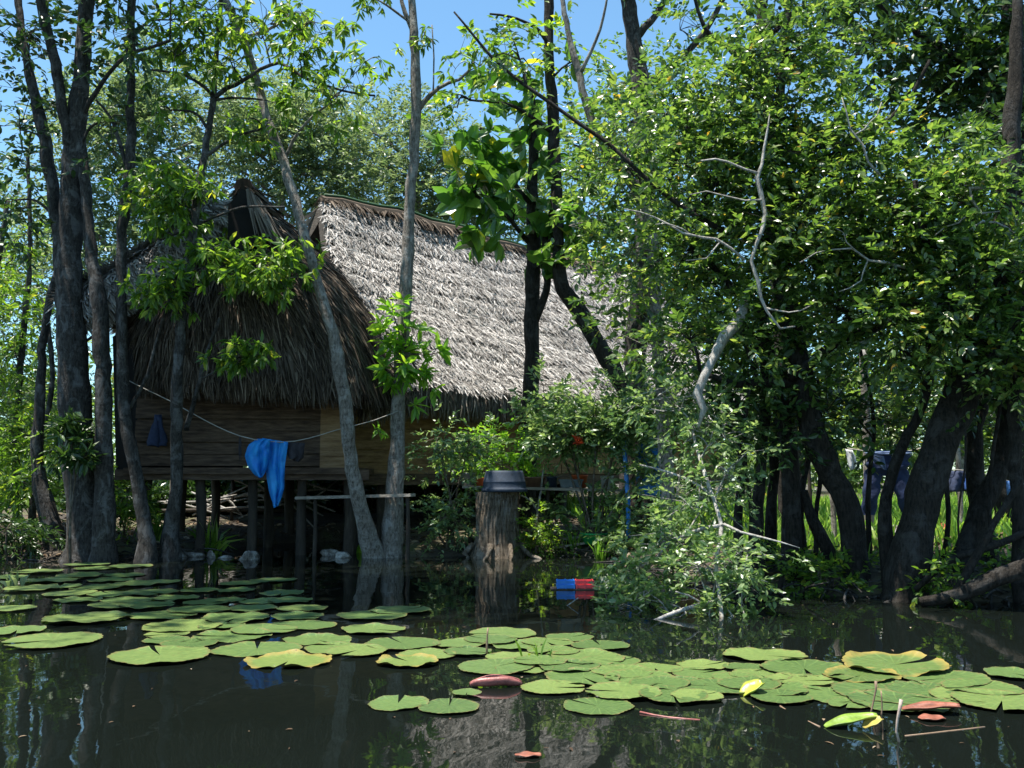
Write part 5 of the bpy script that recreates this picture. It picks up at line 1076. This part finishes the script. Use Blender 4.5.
M['slate'] = mat_plain('slate_plastic', (.085, .11, .12), .5, .2); M['white'] = mat_plain('grey_white_plastic', (.55, .55, .53), .5, .12); M['dkblue'] = mat_plain('dark_plastic', (.03, .04, .06), .45, .2)
M['blue'] = mat_plain('bright_blue_plastic', (.03, .20, .60), .4, .15); M['green'] = mat_plain('green_plastic', (.03, .42, .12), .4, .15); M['redc'] = mat_plain('red_plastic', (.62, .06, .07), .45, .15)
pot('flower_pot', 'grey plastic pot at the left end of the plank shelf', 468, .13, .20, M['pgrey'], plant=('fine', G['shrub'], 9, .8, .16))
pot('flower_pot', 'small orange clay pot between the grey pot and the tub', 480, .075, .13, M['orange'], plant=('fine', G['lime'], 6, .6, .1))
pot('flower_pot', 'wide brown clay bowl just right of the tub', 535, .17, .16, M['clay'], plant=('simple', G['lime'], 14, .7, .12))
pot('square_can', 'dark can with a pale edge beside the clay bowl', 552, .085, .17, M['dkblue'], plant=('fine', G['shrub'], 6, .7, .1), cat='can', taper=.95)
trough('planter_trough', 'long slate grey planter trough on the shelf', 571, .36, .16, .13, M['slate'], SD - .10)
pot('flower_pot', 'bright orange red pot behind the slate planter', 579, .14, .21, M['orange'], plant=('fine', G['shrub'], 14, 1.0, .15), D=SD + .13)
pot('white_pail', 'greyish white pail at the right end of the shelf', 607, .10, .20, M['white'], plant=('fine', G['shrub'], 6, .7, .12), cat='pail', taper=.9)
# red flower
mb = MB(); c = P(577, 441, 14.5); lv = Leaves(); lv.sprays('rosette', c + rng.normal(0, .03, (3, 3)), np.tile(UP, (3, 1)) + rng.normal(0, .4, (3, 3)), size=.4)
M['flower'] = mat_leaf('red_petal', [(0, (.6, .05, .02)), (1, (.75, .12, .04))], (1, 1, 1), .3)
fl_ = thing('red_flower', 'single orange red blossom high in the glossy shrub', 'flower', tuple(c)); lv.build('petals', M['flower'], fl_, smooth=False); mb.tube([c, c - UP * .25 + np.array([.02, .1, 0]), c - UP * .6 + np.array([.05, .3, 0])], [.006, .006, .005], 5); mb.build('stem', B['brown'], fl_)
# blue drum and blue pipe
x = float(P(655, 480, 14.9)[0]); mb = MB(); zb = gz(x, 14.9)
drz = P(655, 495, 14.9)[2]
blk = MB(); 
for q in (-.25, .25): blk.tube([(x + q, 14.9, zb - .1), (x + q, 14.9, drz - .06)], [.06, .055], 8, .1, smooth=False)
blk.box((x, 14.9, drz - .035), (.75, .6, .05)); o = blk.build('drum_stand', M['post'], None, smooth=False); tag(o, 'low post stand under the blue drum among the shrubs', 'stand')
Hd = .82
mb.lathe((x, 14.9, drz - .008), [(.001, 0), (.25, 0), (.27, .02), (.285, .1), (.29, .24), (.305, .25), (.305, .29), (.29, .30), (.29, .52), (.305, .53), (.305, .57), (.29, .58), (.28, .72), (.25, .8), (.22, Hd), (.20, Hd), (.20, Hd - .02), (.001, Hd - .02)], 30)
drm = thing('blue_drum', 'bright blue plastic drum glimpsed through the shrubs right of the shelf', 'drum', (x, 14.9, drz)); mb.build('drum_body', M['blue'], drm)
ld = MB(); ld.lathe((x + .1, 14.9 - .05, drz + Hd - .03), [(.045, 0), (.045, .035), (.001, .035)], 14); ld.build('bung', M['dkblue'], drm)
pp = MB(); pp.tube([P(628, 500, 14.5), P(626, 470, 14.5), P(624, 440, 14.55)], [.035, .035, .035], 10); 
p_ = P(628, 500, 14.5); pp.tube([(p_[0], p_[1], gz(p_[0], p_[1]) - .1), p_ + UP * .01], [.034, .034], 10, smooth=False)
o = pp.build('blue_pipe', M['blue']); tag(o, 'upright bright blue pipe between the shelf and the drum', 'pipe')
# crates and board built in place of a reflection; green basin and planks on the bank
def crate(label, x, D, mat):
    W, H_, Dp = .195, .085, .18; z0 = .012; t = thing('reflection_crate', label, 'crate', (x, D, z0)); mb = MB()
    mb.box((x, D, z0 + .008), (W - .01, Dp - .01, .012))
    for s in (-1, 1):
        for zz in (.026, .066): mb.box((x, D + s * (Dp / 2 - .006), z0 + zz), (W - .02, .008, .028)); mb.box((x + s * (W / 2 - .006), D, z0 + zz), (.008, Dp - .02, .028))
        for q in (-1, 0, 1): mb.box((x + q * (W / 2 - .010), D + s * (Dp / 2 - .004), z0 + H_ / 2), (.016, .014, H_))
    mb.build('crate_frame', mat, t, smooth=False)
q_ = PW(575, 589); CD = q_[1]
fb = MB(); plank(fb, (q_[0] - .26, CD + .02, -.002), (q_[0] + .27, CD + .02, -.002), .26, .024); o = fb.build('reflection_board', M['post'], None, smooth=False); tag(o, 'dark board added under the blue and red crates that stand in for a reflection', 'board')
crate('shallow blue crate shape standing in for a reflection right of the stump', q_[0] - .10, CD, M['blue']); crate('shallow red crate shape standing in for a reflection right of the stump', q_[0] + .10, CD, M['redc'])
p = P(594, 546, 14.95); zg = gz(p[0], 14.95) + .02
mb = MB(); mb.lathe((p[0], 14.95, zg), [(.001, .0), (.15, .0), (.21, .15), (.225, .155), (.22, .17), (.20, .165), (.145, .02), (.001, .02)], 30); o = mb.build('green_basin', M['green']); tag(o, 'bright green plastic basin on the bank under the crates', 'basin')
for j, (lab, x0, x1, dy) in enumerate([('weathered board lying on the bank beside the green basin', 553, 590, 14.88), ('second weathered board half under grass near the basin', 560, 604, 15.15)]):
    mb = MB(); a = P(x0, 545, dy); c = P(x1, 545, dy + .1); za = gz(a[0], a[1]) + .05; zc = gz(c[0], c[1]) + .06; plank(mb, (a[0], a[1], za), (c[0], c[1], zc), .12, .03); o = mb.build('loose_board', M['board'], None, smooth=False); tag(o, lab, 'board')
# bundle of grey cloth / dark rag at the waterline
def lump(name, label, px, py, D, size, mat, cat='stone', seed=1, z=None):
    r_ = np.random.default_rng(seed); p = P(px, py, D); mb = MB(); ph = r_.uniform(0, 6.28, 8); zz = (gz(p[0], D) if z is None else z)
    zz = max(zz, -.05)
    def S(u, v):
        a = u * 2 * np.pi; b2 = (v - .5) * np.pi; r = 1 + .18 * np.sin(2 * a + ph[0]) * np.cos(b2) + .12 * np.sin(3 * a + ph[1] + 2 * b2) + .1 * np.sin(4 * b2 + ph[2]) + .06 * np.sin(7 * a + ph[3] + 3 * b2) + .05 * np.sin(5 * a - 7 * b2 + ph[4]) * np.cos(b2)
        return np.stack([p[0] + size[0] * r * np.cos(a) * np.cos(b2), D + size[1] * r * np.sin(a) * np.cos(b2), zz + size[2] * .5 + size[2] * r * np.sin(b2)], -1)
    mb.grid(S, 25, 13); o = mb.build(name, mat); return tag(o, label, cat)
M['rock'] = mat_noise('pale_rock', [(.38, (.05, .042, .034)), (.5, (.16, .14, .12)), (.62, (.36, .34, .31))], 9, bump=.5)
lump('stone', 'long pale stone with a dark hollow at the water edge under the house', 192, 540, 14.7, (.19, .14, .075), M['rock'], seed=3)
lump('stone', 'rounded pale stone lying alone in the water below the blue cloth', 250, 548, 14.2, (.15, .12, .085), M['rock'], seed=5, z=-.02)
lump('stone', 'small pale stone right of the long stone', 211, 544, 14.5, (.06, .06, .07), M['rock'], seed=6, z=-.01)
lump('stone', 'low dark pebble mound between the two pale stones', 226, 545, 14.4, (.09, .07, .03), M['rock'], seed=8, z=-.01)
lump('stone', 'pale stone at the foot of the leaning trunk', 343, 553, 14.5, (.12, .1, .06), M['rock'], seed=9, z=-.01)
lump('stone', 'grey stone half under water left of the leaning trunk', 330, 540, 14.9, (.14, .1, .07), M['rock'], seed=10, z=-.01)
lump('concrete_lump', 'pale grey concrete block lying in the grass behind the right trunks', 892, 536, 12.5, (.24, .2, .13), M['rock'], seed=14, cat='concrete block')
lump('red_bundle', 'small red bundle lying in the bright grass behind the leaning trunk', 947, 527, 13.5, (.13, .1, .07), M['redc'], seed=15, cat='bundle')

# ---------------------------------------------------------------- board rail between the trunks
mb = MB(); a = P(298, 498, 14.9); c = P(413, 495, 14.15); plank(mb, a, c, .16, .045)
rl = thing('board_rail', 'long weathered board fixed level across the leaning and straight trunks', 'board', tuple((a + c) / 2)); mb.build('board', M['board'], rl, smooth=False)
for px in (316, 408):
    f_ = (px - 298) / 115; p = a + (c - a) * f_; q = MB(); q.tube([(p[0], p[1], -.4), (p[0] + .01, p[1], .4), (p[0], p[1], p[2] - .02)], [.035, .032, .03], 8, .1); q.build('post', M['post'], rl)

# ---------------------------------------------------------------- washing lines
M['rope'] = mat_plain('pale_rope', (.35, .32, .28), .8, .2, 40)
def line(label, pts, r=.007):
    mb = MB(); mb.tube(pts, np.full(len(pts), r), 5, 0); o = mb.build('clothesline', M['rope']); return tag(o, label, 'clothesline')
LD = 13.95
l1 = [P(124, 378, 14.15), P(143, 388, 14.1), P(170, 401, 14.05), P(212, 424, 14), P(240, 436, LD), P(265, 441, LD), P(287, 442, LD), P(310, 438, 14), P(340, 429, 14.15), P(372, 421, 14.3), P(398, 411, 14.5)]
line('sagging pale washing line strung between trunks in front of the house', l1)
def cloth(name, label, S, nu, nv, mat, cat, th=.008):
    mb = MB(); mb.grid(S, nu, nv); o = mb.build(name, mat); md = o.modifiers.new('thick', 'SOLIDIFY'); md.thickness = th; return tag(o, label, cat)
m, n_ = new_mat('bright_blue_cloth'); tcx = N(n_, 'ShaderNodeTexCoord'); nz = N(n_, 'ShaderNodeTexNoise'); nz.inputs['Scale'].default_value = 5; n_.links.new(tcx.outputs['Object'], nz.inputs['Vector'])
rr = ramp(n_, [(.3, (.012, .26, .80)), (.7, (.04, .48, .92))]); n_.links.new(nz.outputs[0], rr.inputs[0]); pb = N(n_, 'ShaderNodeBsdfPrincipled'); pb.inputs['Roughness'].default_value = .5; n_.links.new(rr.outputs[0], pb.inputs['Base Color'])
tl = N(n_, 'ShaderNodeBsdfTranslucent'); n_.links.new(rr.outputs[0], tl.inputs[0]); ms = N(n_, 'ShaderNodeMixShader'); ms.inputs[0].default_value = .5; n_.links.new(pb.outputs[0], ms.inputs[1]); n_.links.new(tl.outputs[0], ms.inputs[2]); out(n_, ms.outputs[0]); M['bluecloth'] = m
pxm = LD / F
cx0 = P(268, 440, LD)
def outline_cloth(left, right, yoff=0, fold=.05, amp=.05):
    """left, right: (px, py) borders from the top to the bottom"""
    Lp = np.array(left, float); Rp = np.array(right, float)
    def S(u, v):
        q = np.linspace(0, 1, len(Lp)); lx = np.interp(v, q, Lp[:, 0]); ly = np.interp(v, q, Lp[:, 1]); rx = np.interp(v, q, Rp[:, 0]); ry = np.interp(v, q, Rp[:, 1])
        x = lx + (rx - lx) * u; y = ly + (ry - ly) * u
        dd = LD + yoff + amp * np.sin(u * 11 + v * 2) * (.35 + .65 * v) + fold * np.sin(u * 4.5 + 1 + 3 * v) + amp * .35 * np.sin(u * 19 + v * 5 + 2 * np.sin(v * 8)) + amp * .22 * np.sin(v * 21 + u * 9)
        r0 = np.stack([(x - 512) / F, cp - (384 - y) / F * sp, sp + (384 - y) / F * cp], -1)
        return np.array([0, 0, CAM_H]) + r0 * (dd / r0[:, 1])[:, None]
    return S
g_ = thing('blue_garment', 'bright blue garment with a long hanging tail on the washing line', 'garment', tuple(P(268, 439, LD)))
def cpart(S, nu, nv, nm, mat=None):
    mb = MB(); mb.grid(S, nu, nv); o = mb.build(nm, mat or M['bluecloth'], g_); md = o.modifiers.new('thick', 'SOLIDIFY'); md.thickness = .008
cpart(outline_cloth([(256, 439), (248, 446), (245, 456), (248, 466), (254, 474), (260, 478)], [(270, 439), (270, 445), (269, 453), (268, 463), (266, 470), (262, 477)], -.04, .05, .05), 22, 18, 'sleeve')
cpart(outline_cloth([(262, 438), (267, 450), (266, 465), (267, 480), (269, 490), (272, 500), (274, 508)], [(288, 442), (287, 452), (285, 465), (284, 478), (284, 488), (281, 498), (278, 506)], .03, .03, .04), 24, 26, 'body_cloth')
M['dkcloth'] = mat_plain('black_cloth', (.02, .016, .02), .85, .3, 20)
cloth('dark_garment', 'small dark garment hung beside the blue garment', outline_cloth([(287, 442), (286, 450), (289, 457), (290, 459)], [(305, 443), (304, 450), (303, 458), (298, 462)], .03, .03, .03), 14, 12, M['dkcloth'], 'garment')
mb = MB(); p0 = P(240, 437, LD); 
for kx in (239.5, 241): p0 = P(kx, 437, LD); mb.tube([p0, p0 - UP * .18, p0 - UP * .33 + np.array([.01, 0, 0])], [.008, .012, .006], 5)
o = mb.build('cord_loop', M['dkcloth']); tag(o, 'dark cord hanging straight from the washing line left of the blue garment', 'cord')
M['navy'] = mat_plain('navy_cloth', (.02, .03, .07), .85, .3, 20)
LDs = LD; LD = 14.85
cloth('hanging_bag', 'dark triangular bag hanging on the plank wall behind the slim trunk', outline_cloth([(157, 415), (152, 432), (149, 443), (150, 446)], [(160, 415), (164, 432), (166, 442), (165, 446)], 0, .02, .02), 10, 10, M['navy'], 'bag', .05)
# right hand line with jeans
RDp = 12.0; LD = RDp
line('washing line with jeans strung behind the right bank trunks', [P(806, 452, 12.6), P(845, 448, 12.1), P(863, 451, RDp), P(890, 452, RDp), P(915, 450, RDp), P(932, 444, 11.9), P(955, 436, 11.8)])
M['jean'] = mat_noise('blue_denim', [(.35, (.010, .017, .05)), (.65, (.026, .040, .10))], 10, rough=.85, bump=.2)
M['jeanp'] = mat_plain('faded_denim', (.09, .13, .24), .85, .45, 14)
j_ = thing('jeans', 'blue denim jeans hanging by the waist from the right washing line', 'jeans', tuple(P(890, 452, RDp)))
def leg(ax, bx, ay, by, cy_, wt, wb):
    n1, n2 = 18, 16; mb = MB()
    def S(u, v):
        a = u * 2 * np.pi; x = ax + (bx - ax) * v; y = ay + (by - ay) * v; wdt = wt + (wb - wt) * v; 
        px = x + wdt / 2 * np.cos(a) * (1 + .08 * np.sin(v * 17)); dd = RDp + .055 * np.sin(a) * (1 + .3 * np.sin(v * 13 + a)) + .02 * np.sin(v * 9); yy = y + 0 * a
        r0 = np.stack([(px - 512) / F, cp - (384 - yy) / F * sp, sp + (384 - yy) / F * cp], -1)
        return np.array([0, 0, CAM_H]) + r0 * (dd / r0[:, 1])[:, None]
    mb.grid(S, n1, n2); return mb
for args in ((874, 868, 470, 515, 0, 19, 15), (898, 908, 470, 512, 0, 20, 15)): mb = leg(*args); mb.build('trouser_leg', M['jean'], j_)
mb = leg(888, 886, 454, 476, 0, 44, 42); mb.build('hip', M['jean'], j_)
mb = leg(888, 888, 450.5, 456, 0, 46, 45); mb.build('waistband', M['jeanp'], j_)
pk = MB(); pk.grid(outline_cloth([(868, 454), (872, 460), (880, 467), (884, 470)], [(884, 456), (885, 461), (886, 467), (887, 470)], -.075, .01, .01), 8, 8); pk.build('pocket', M['jeanp'], j_)
cloth('white_rag', 'small white rag pegged left of the jeans', outline_cloth([(845, 449), (847, 456), (849, 466), (851, 470)], [(852, 450), (855, 457), (856, 464), (854, 469)], 0, .02, .02), 8, 10, mat_plain('white_cloth', (.6, .6, .62), .9, .1), 'rag')
LD = 12.6
line('thin second line of washing behind the twisted trunk', [P(935, 470, 12.6), P(960, 470, 12.6), P(985, 474, 12.6), P(1012, 482, 12.6), P(1040, 486, 12.6)])
cloth('navy_garment', 'dark navy garment on the second line behind the leaning trunk', outline_cloth([(949, 471), (949, 480), (950, 492)], [(968, 471), (969, 482), (967, 491)], 0, .03, .03), 12, 10, M['navy'], 'garment')
cloth('blue_shirt', 'blue shirt hung next to the dark navy garment', outline_cloth([(967, 470), (964, 480), (965, 490)], [(978, 460), (979, 478), (974, 491)], -.05, .03, .03), 12, 12, mat_plain('royal_cloth', (.025, .08, .28), .8, .3), 'garment')
cloth('blue_towel', 'pale blue cloth at the far right beside the twisted trunk', outline_cloth([(1006, 481), (1007, 492), (1010, 503)], [(1021, 481), (1022, 492), (1018, 503)], -.05, .03, .03), 10, 10, mat_plain('sky_cloth', (.05, .16, .42), .8, .3), 'cloth')

# posts of the clearing
def post(label, px, y0, y1, D, wd, mat):
    p = P(px, y1, D); z0 = gz(p[0], D) - .1; mb = MB(); q = P(px, y0, D); r = wd / 2 * D / F
    mb.tube([(q[0], D, z0), (q[0] + .01, D, (z0 + q[2]) / 2), (q[0], D, q[2])], [r * 1.1, r, r * .92], 10, .06); o = mb.build('post', mat); return tag(o, label, 'post')
post('pale tall post behind the jeans', 863, 350, 520, 13.0, 9, B['pale'])
post('pale thin post under the navy garment', 957, 440, 525, 13.2, 5, B['pale'])
post('short light post left of the forked dark trunk', 832, 490, 545, 12.2, 6, B['pale'])
post('brown thin leaning pole behind the clump of stems', 808, 452, 545, 12.6, 4, M['post'])
# pale sticks stacked beneath the house
LB = 'pale crooked stick of the brushwood stack under the house floor'
for i in range(26):
    x0 = -6.6 + 2.7 * rng.random(); L = rng.uniform(.6, 1.5); y = 18.75 + rng.normal(0, .10) + .016 * i; z = .62 + .024 * (i % 20) + rng.normal(0, .03); a = rng.normal(0, .3)
    d = np.array([math.cos(a), rng.normal(0, .1), math.sin(a)]) * L / 2; c = np.array([x0 + .3, y, z]); mb = MB()
    mb.tube([c - d, c + rng.normal(0, .05, 3), c + d], [.016, .022, .014], 6, .15); o = mb.build('stick', B['snag']); tag(o, LB, 'stick', 'brushwood stack under the house')
hp = thing('stick_rack', 'rough pole rack holding the brushwood stack behind the house stilts', 'rack', (-5.2, 18.9, .3))
for x in (-6.7, -5.5, -4.2): mb = MB(); mb.tube([(x, 19.0, gz(x, 19) - .2), (x, 19.0, 1.25)], [.04, .035], 8, .1, smooth=False); mb.build('post', M['post'], hp)
mb = MB(); mb.tube([(-6.9, 18.9, .55), (-5.5, 18.88, .57), (-4.0, 18.9, .55)], [.035, .035, .03], 8, .1); mb.build('crossbar', M['post'], hp)
# a red roofed strip far left and its low wall, seen between the trunks
mb = MB(); p = P(12, 474, 30); mb.box((p[0], 30, .6), (3.2, .25, 1.0)); fw_ = thing('garden_wall', 'low pale wall with a reddish coping far behind the left thicket', 'wall', (p[0], 30, .3)); mb.build('wall_body', M['white'], fw_, smooth=False); mb = MB(); mb.box((p[0], 30, 1.14), (3.3, .35, .07)); mb.build('coping', M['clay'], fw_, smooth=False)

# bits afloat on the pond
mb = MB(); n = 120; px = rng.uniform(-40, 1064, n); py = 570 + 190 * rng.random(n) ** 1.5; pos = np.array([PW(a, b_, .004) for a, b_ in zip(px, py)])
mb.add(*leaf_arrays(T8, pos, rng.normal(0, 1, (n, 3)) * [1, 1, .02], UP + rng.normal(0, .05, (n, 3)), rng.uniform(.012, .05, n), rng.uniform(.010, .035, n)))
fl2 = mb.build('floating_debris', M['litter'], None, smooth=False); fl2['kind'] = 'stuff'; tag(fl2, 'tiny dry leaves and bits drifting on the dark pond', 'floating debris')
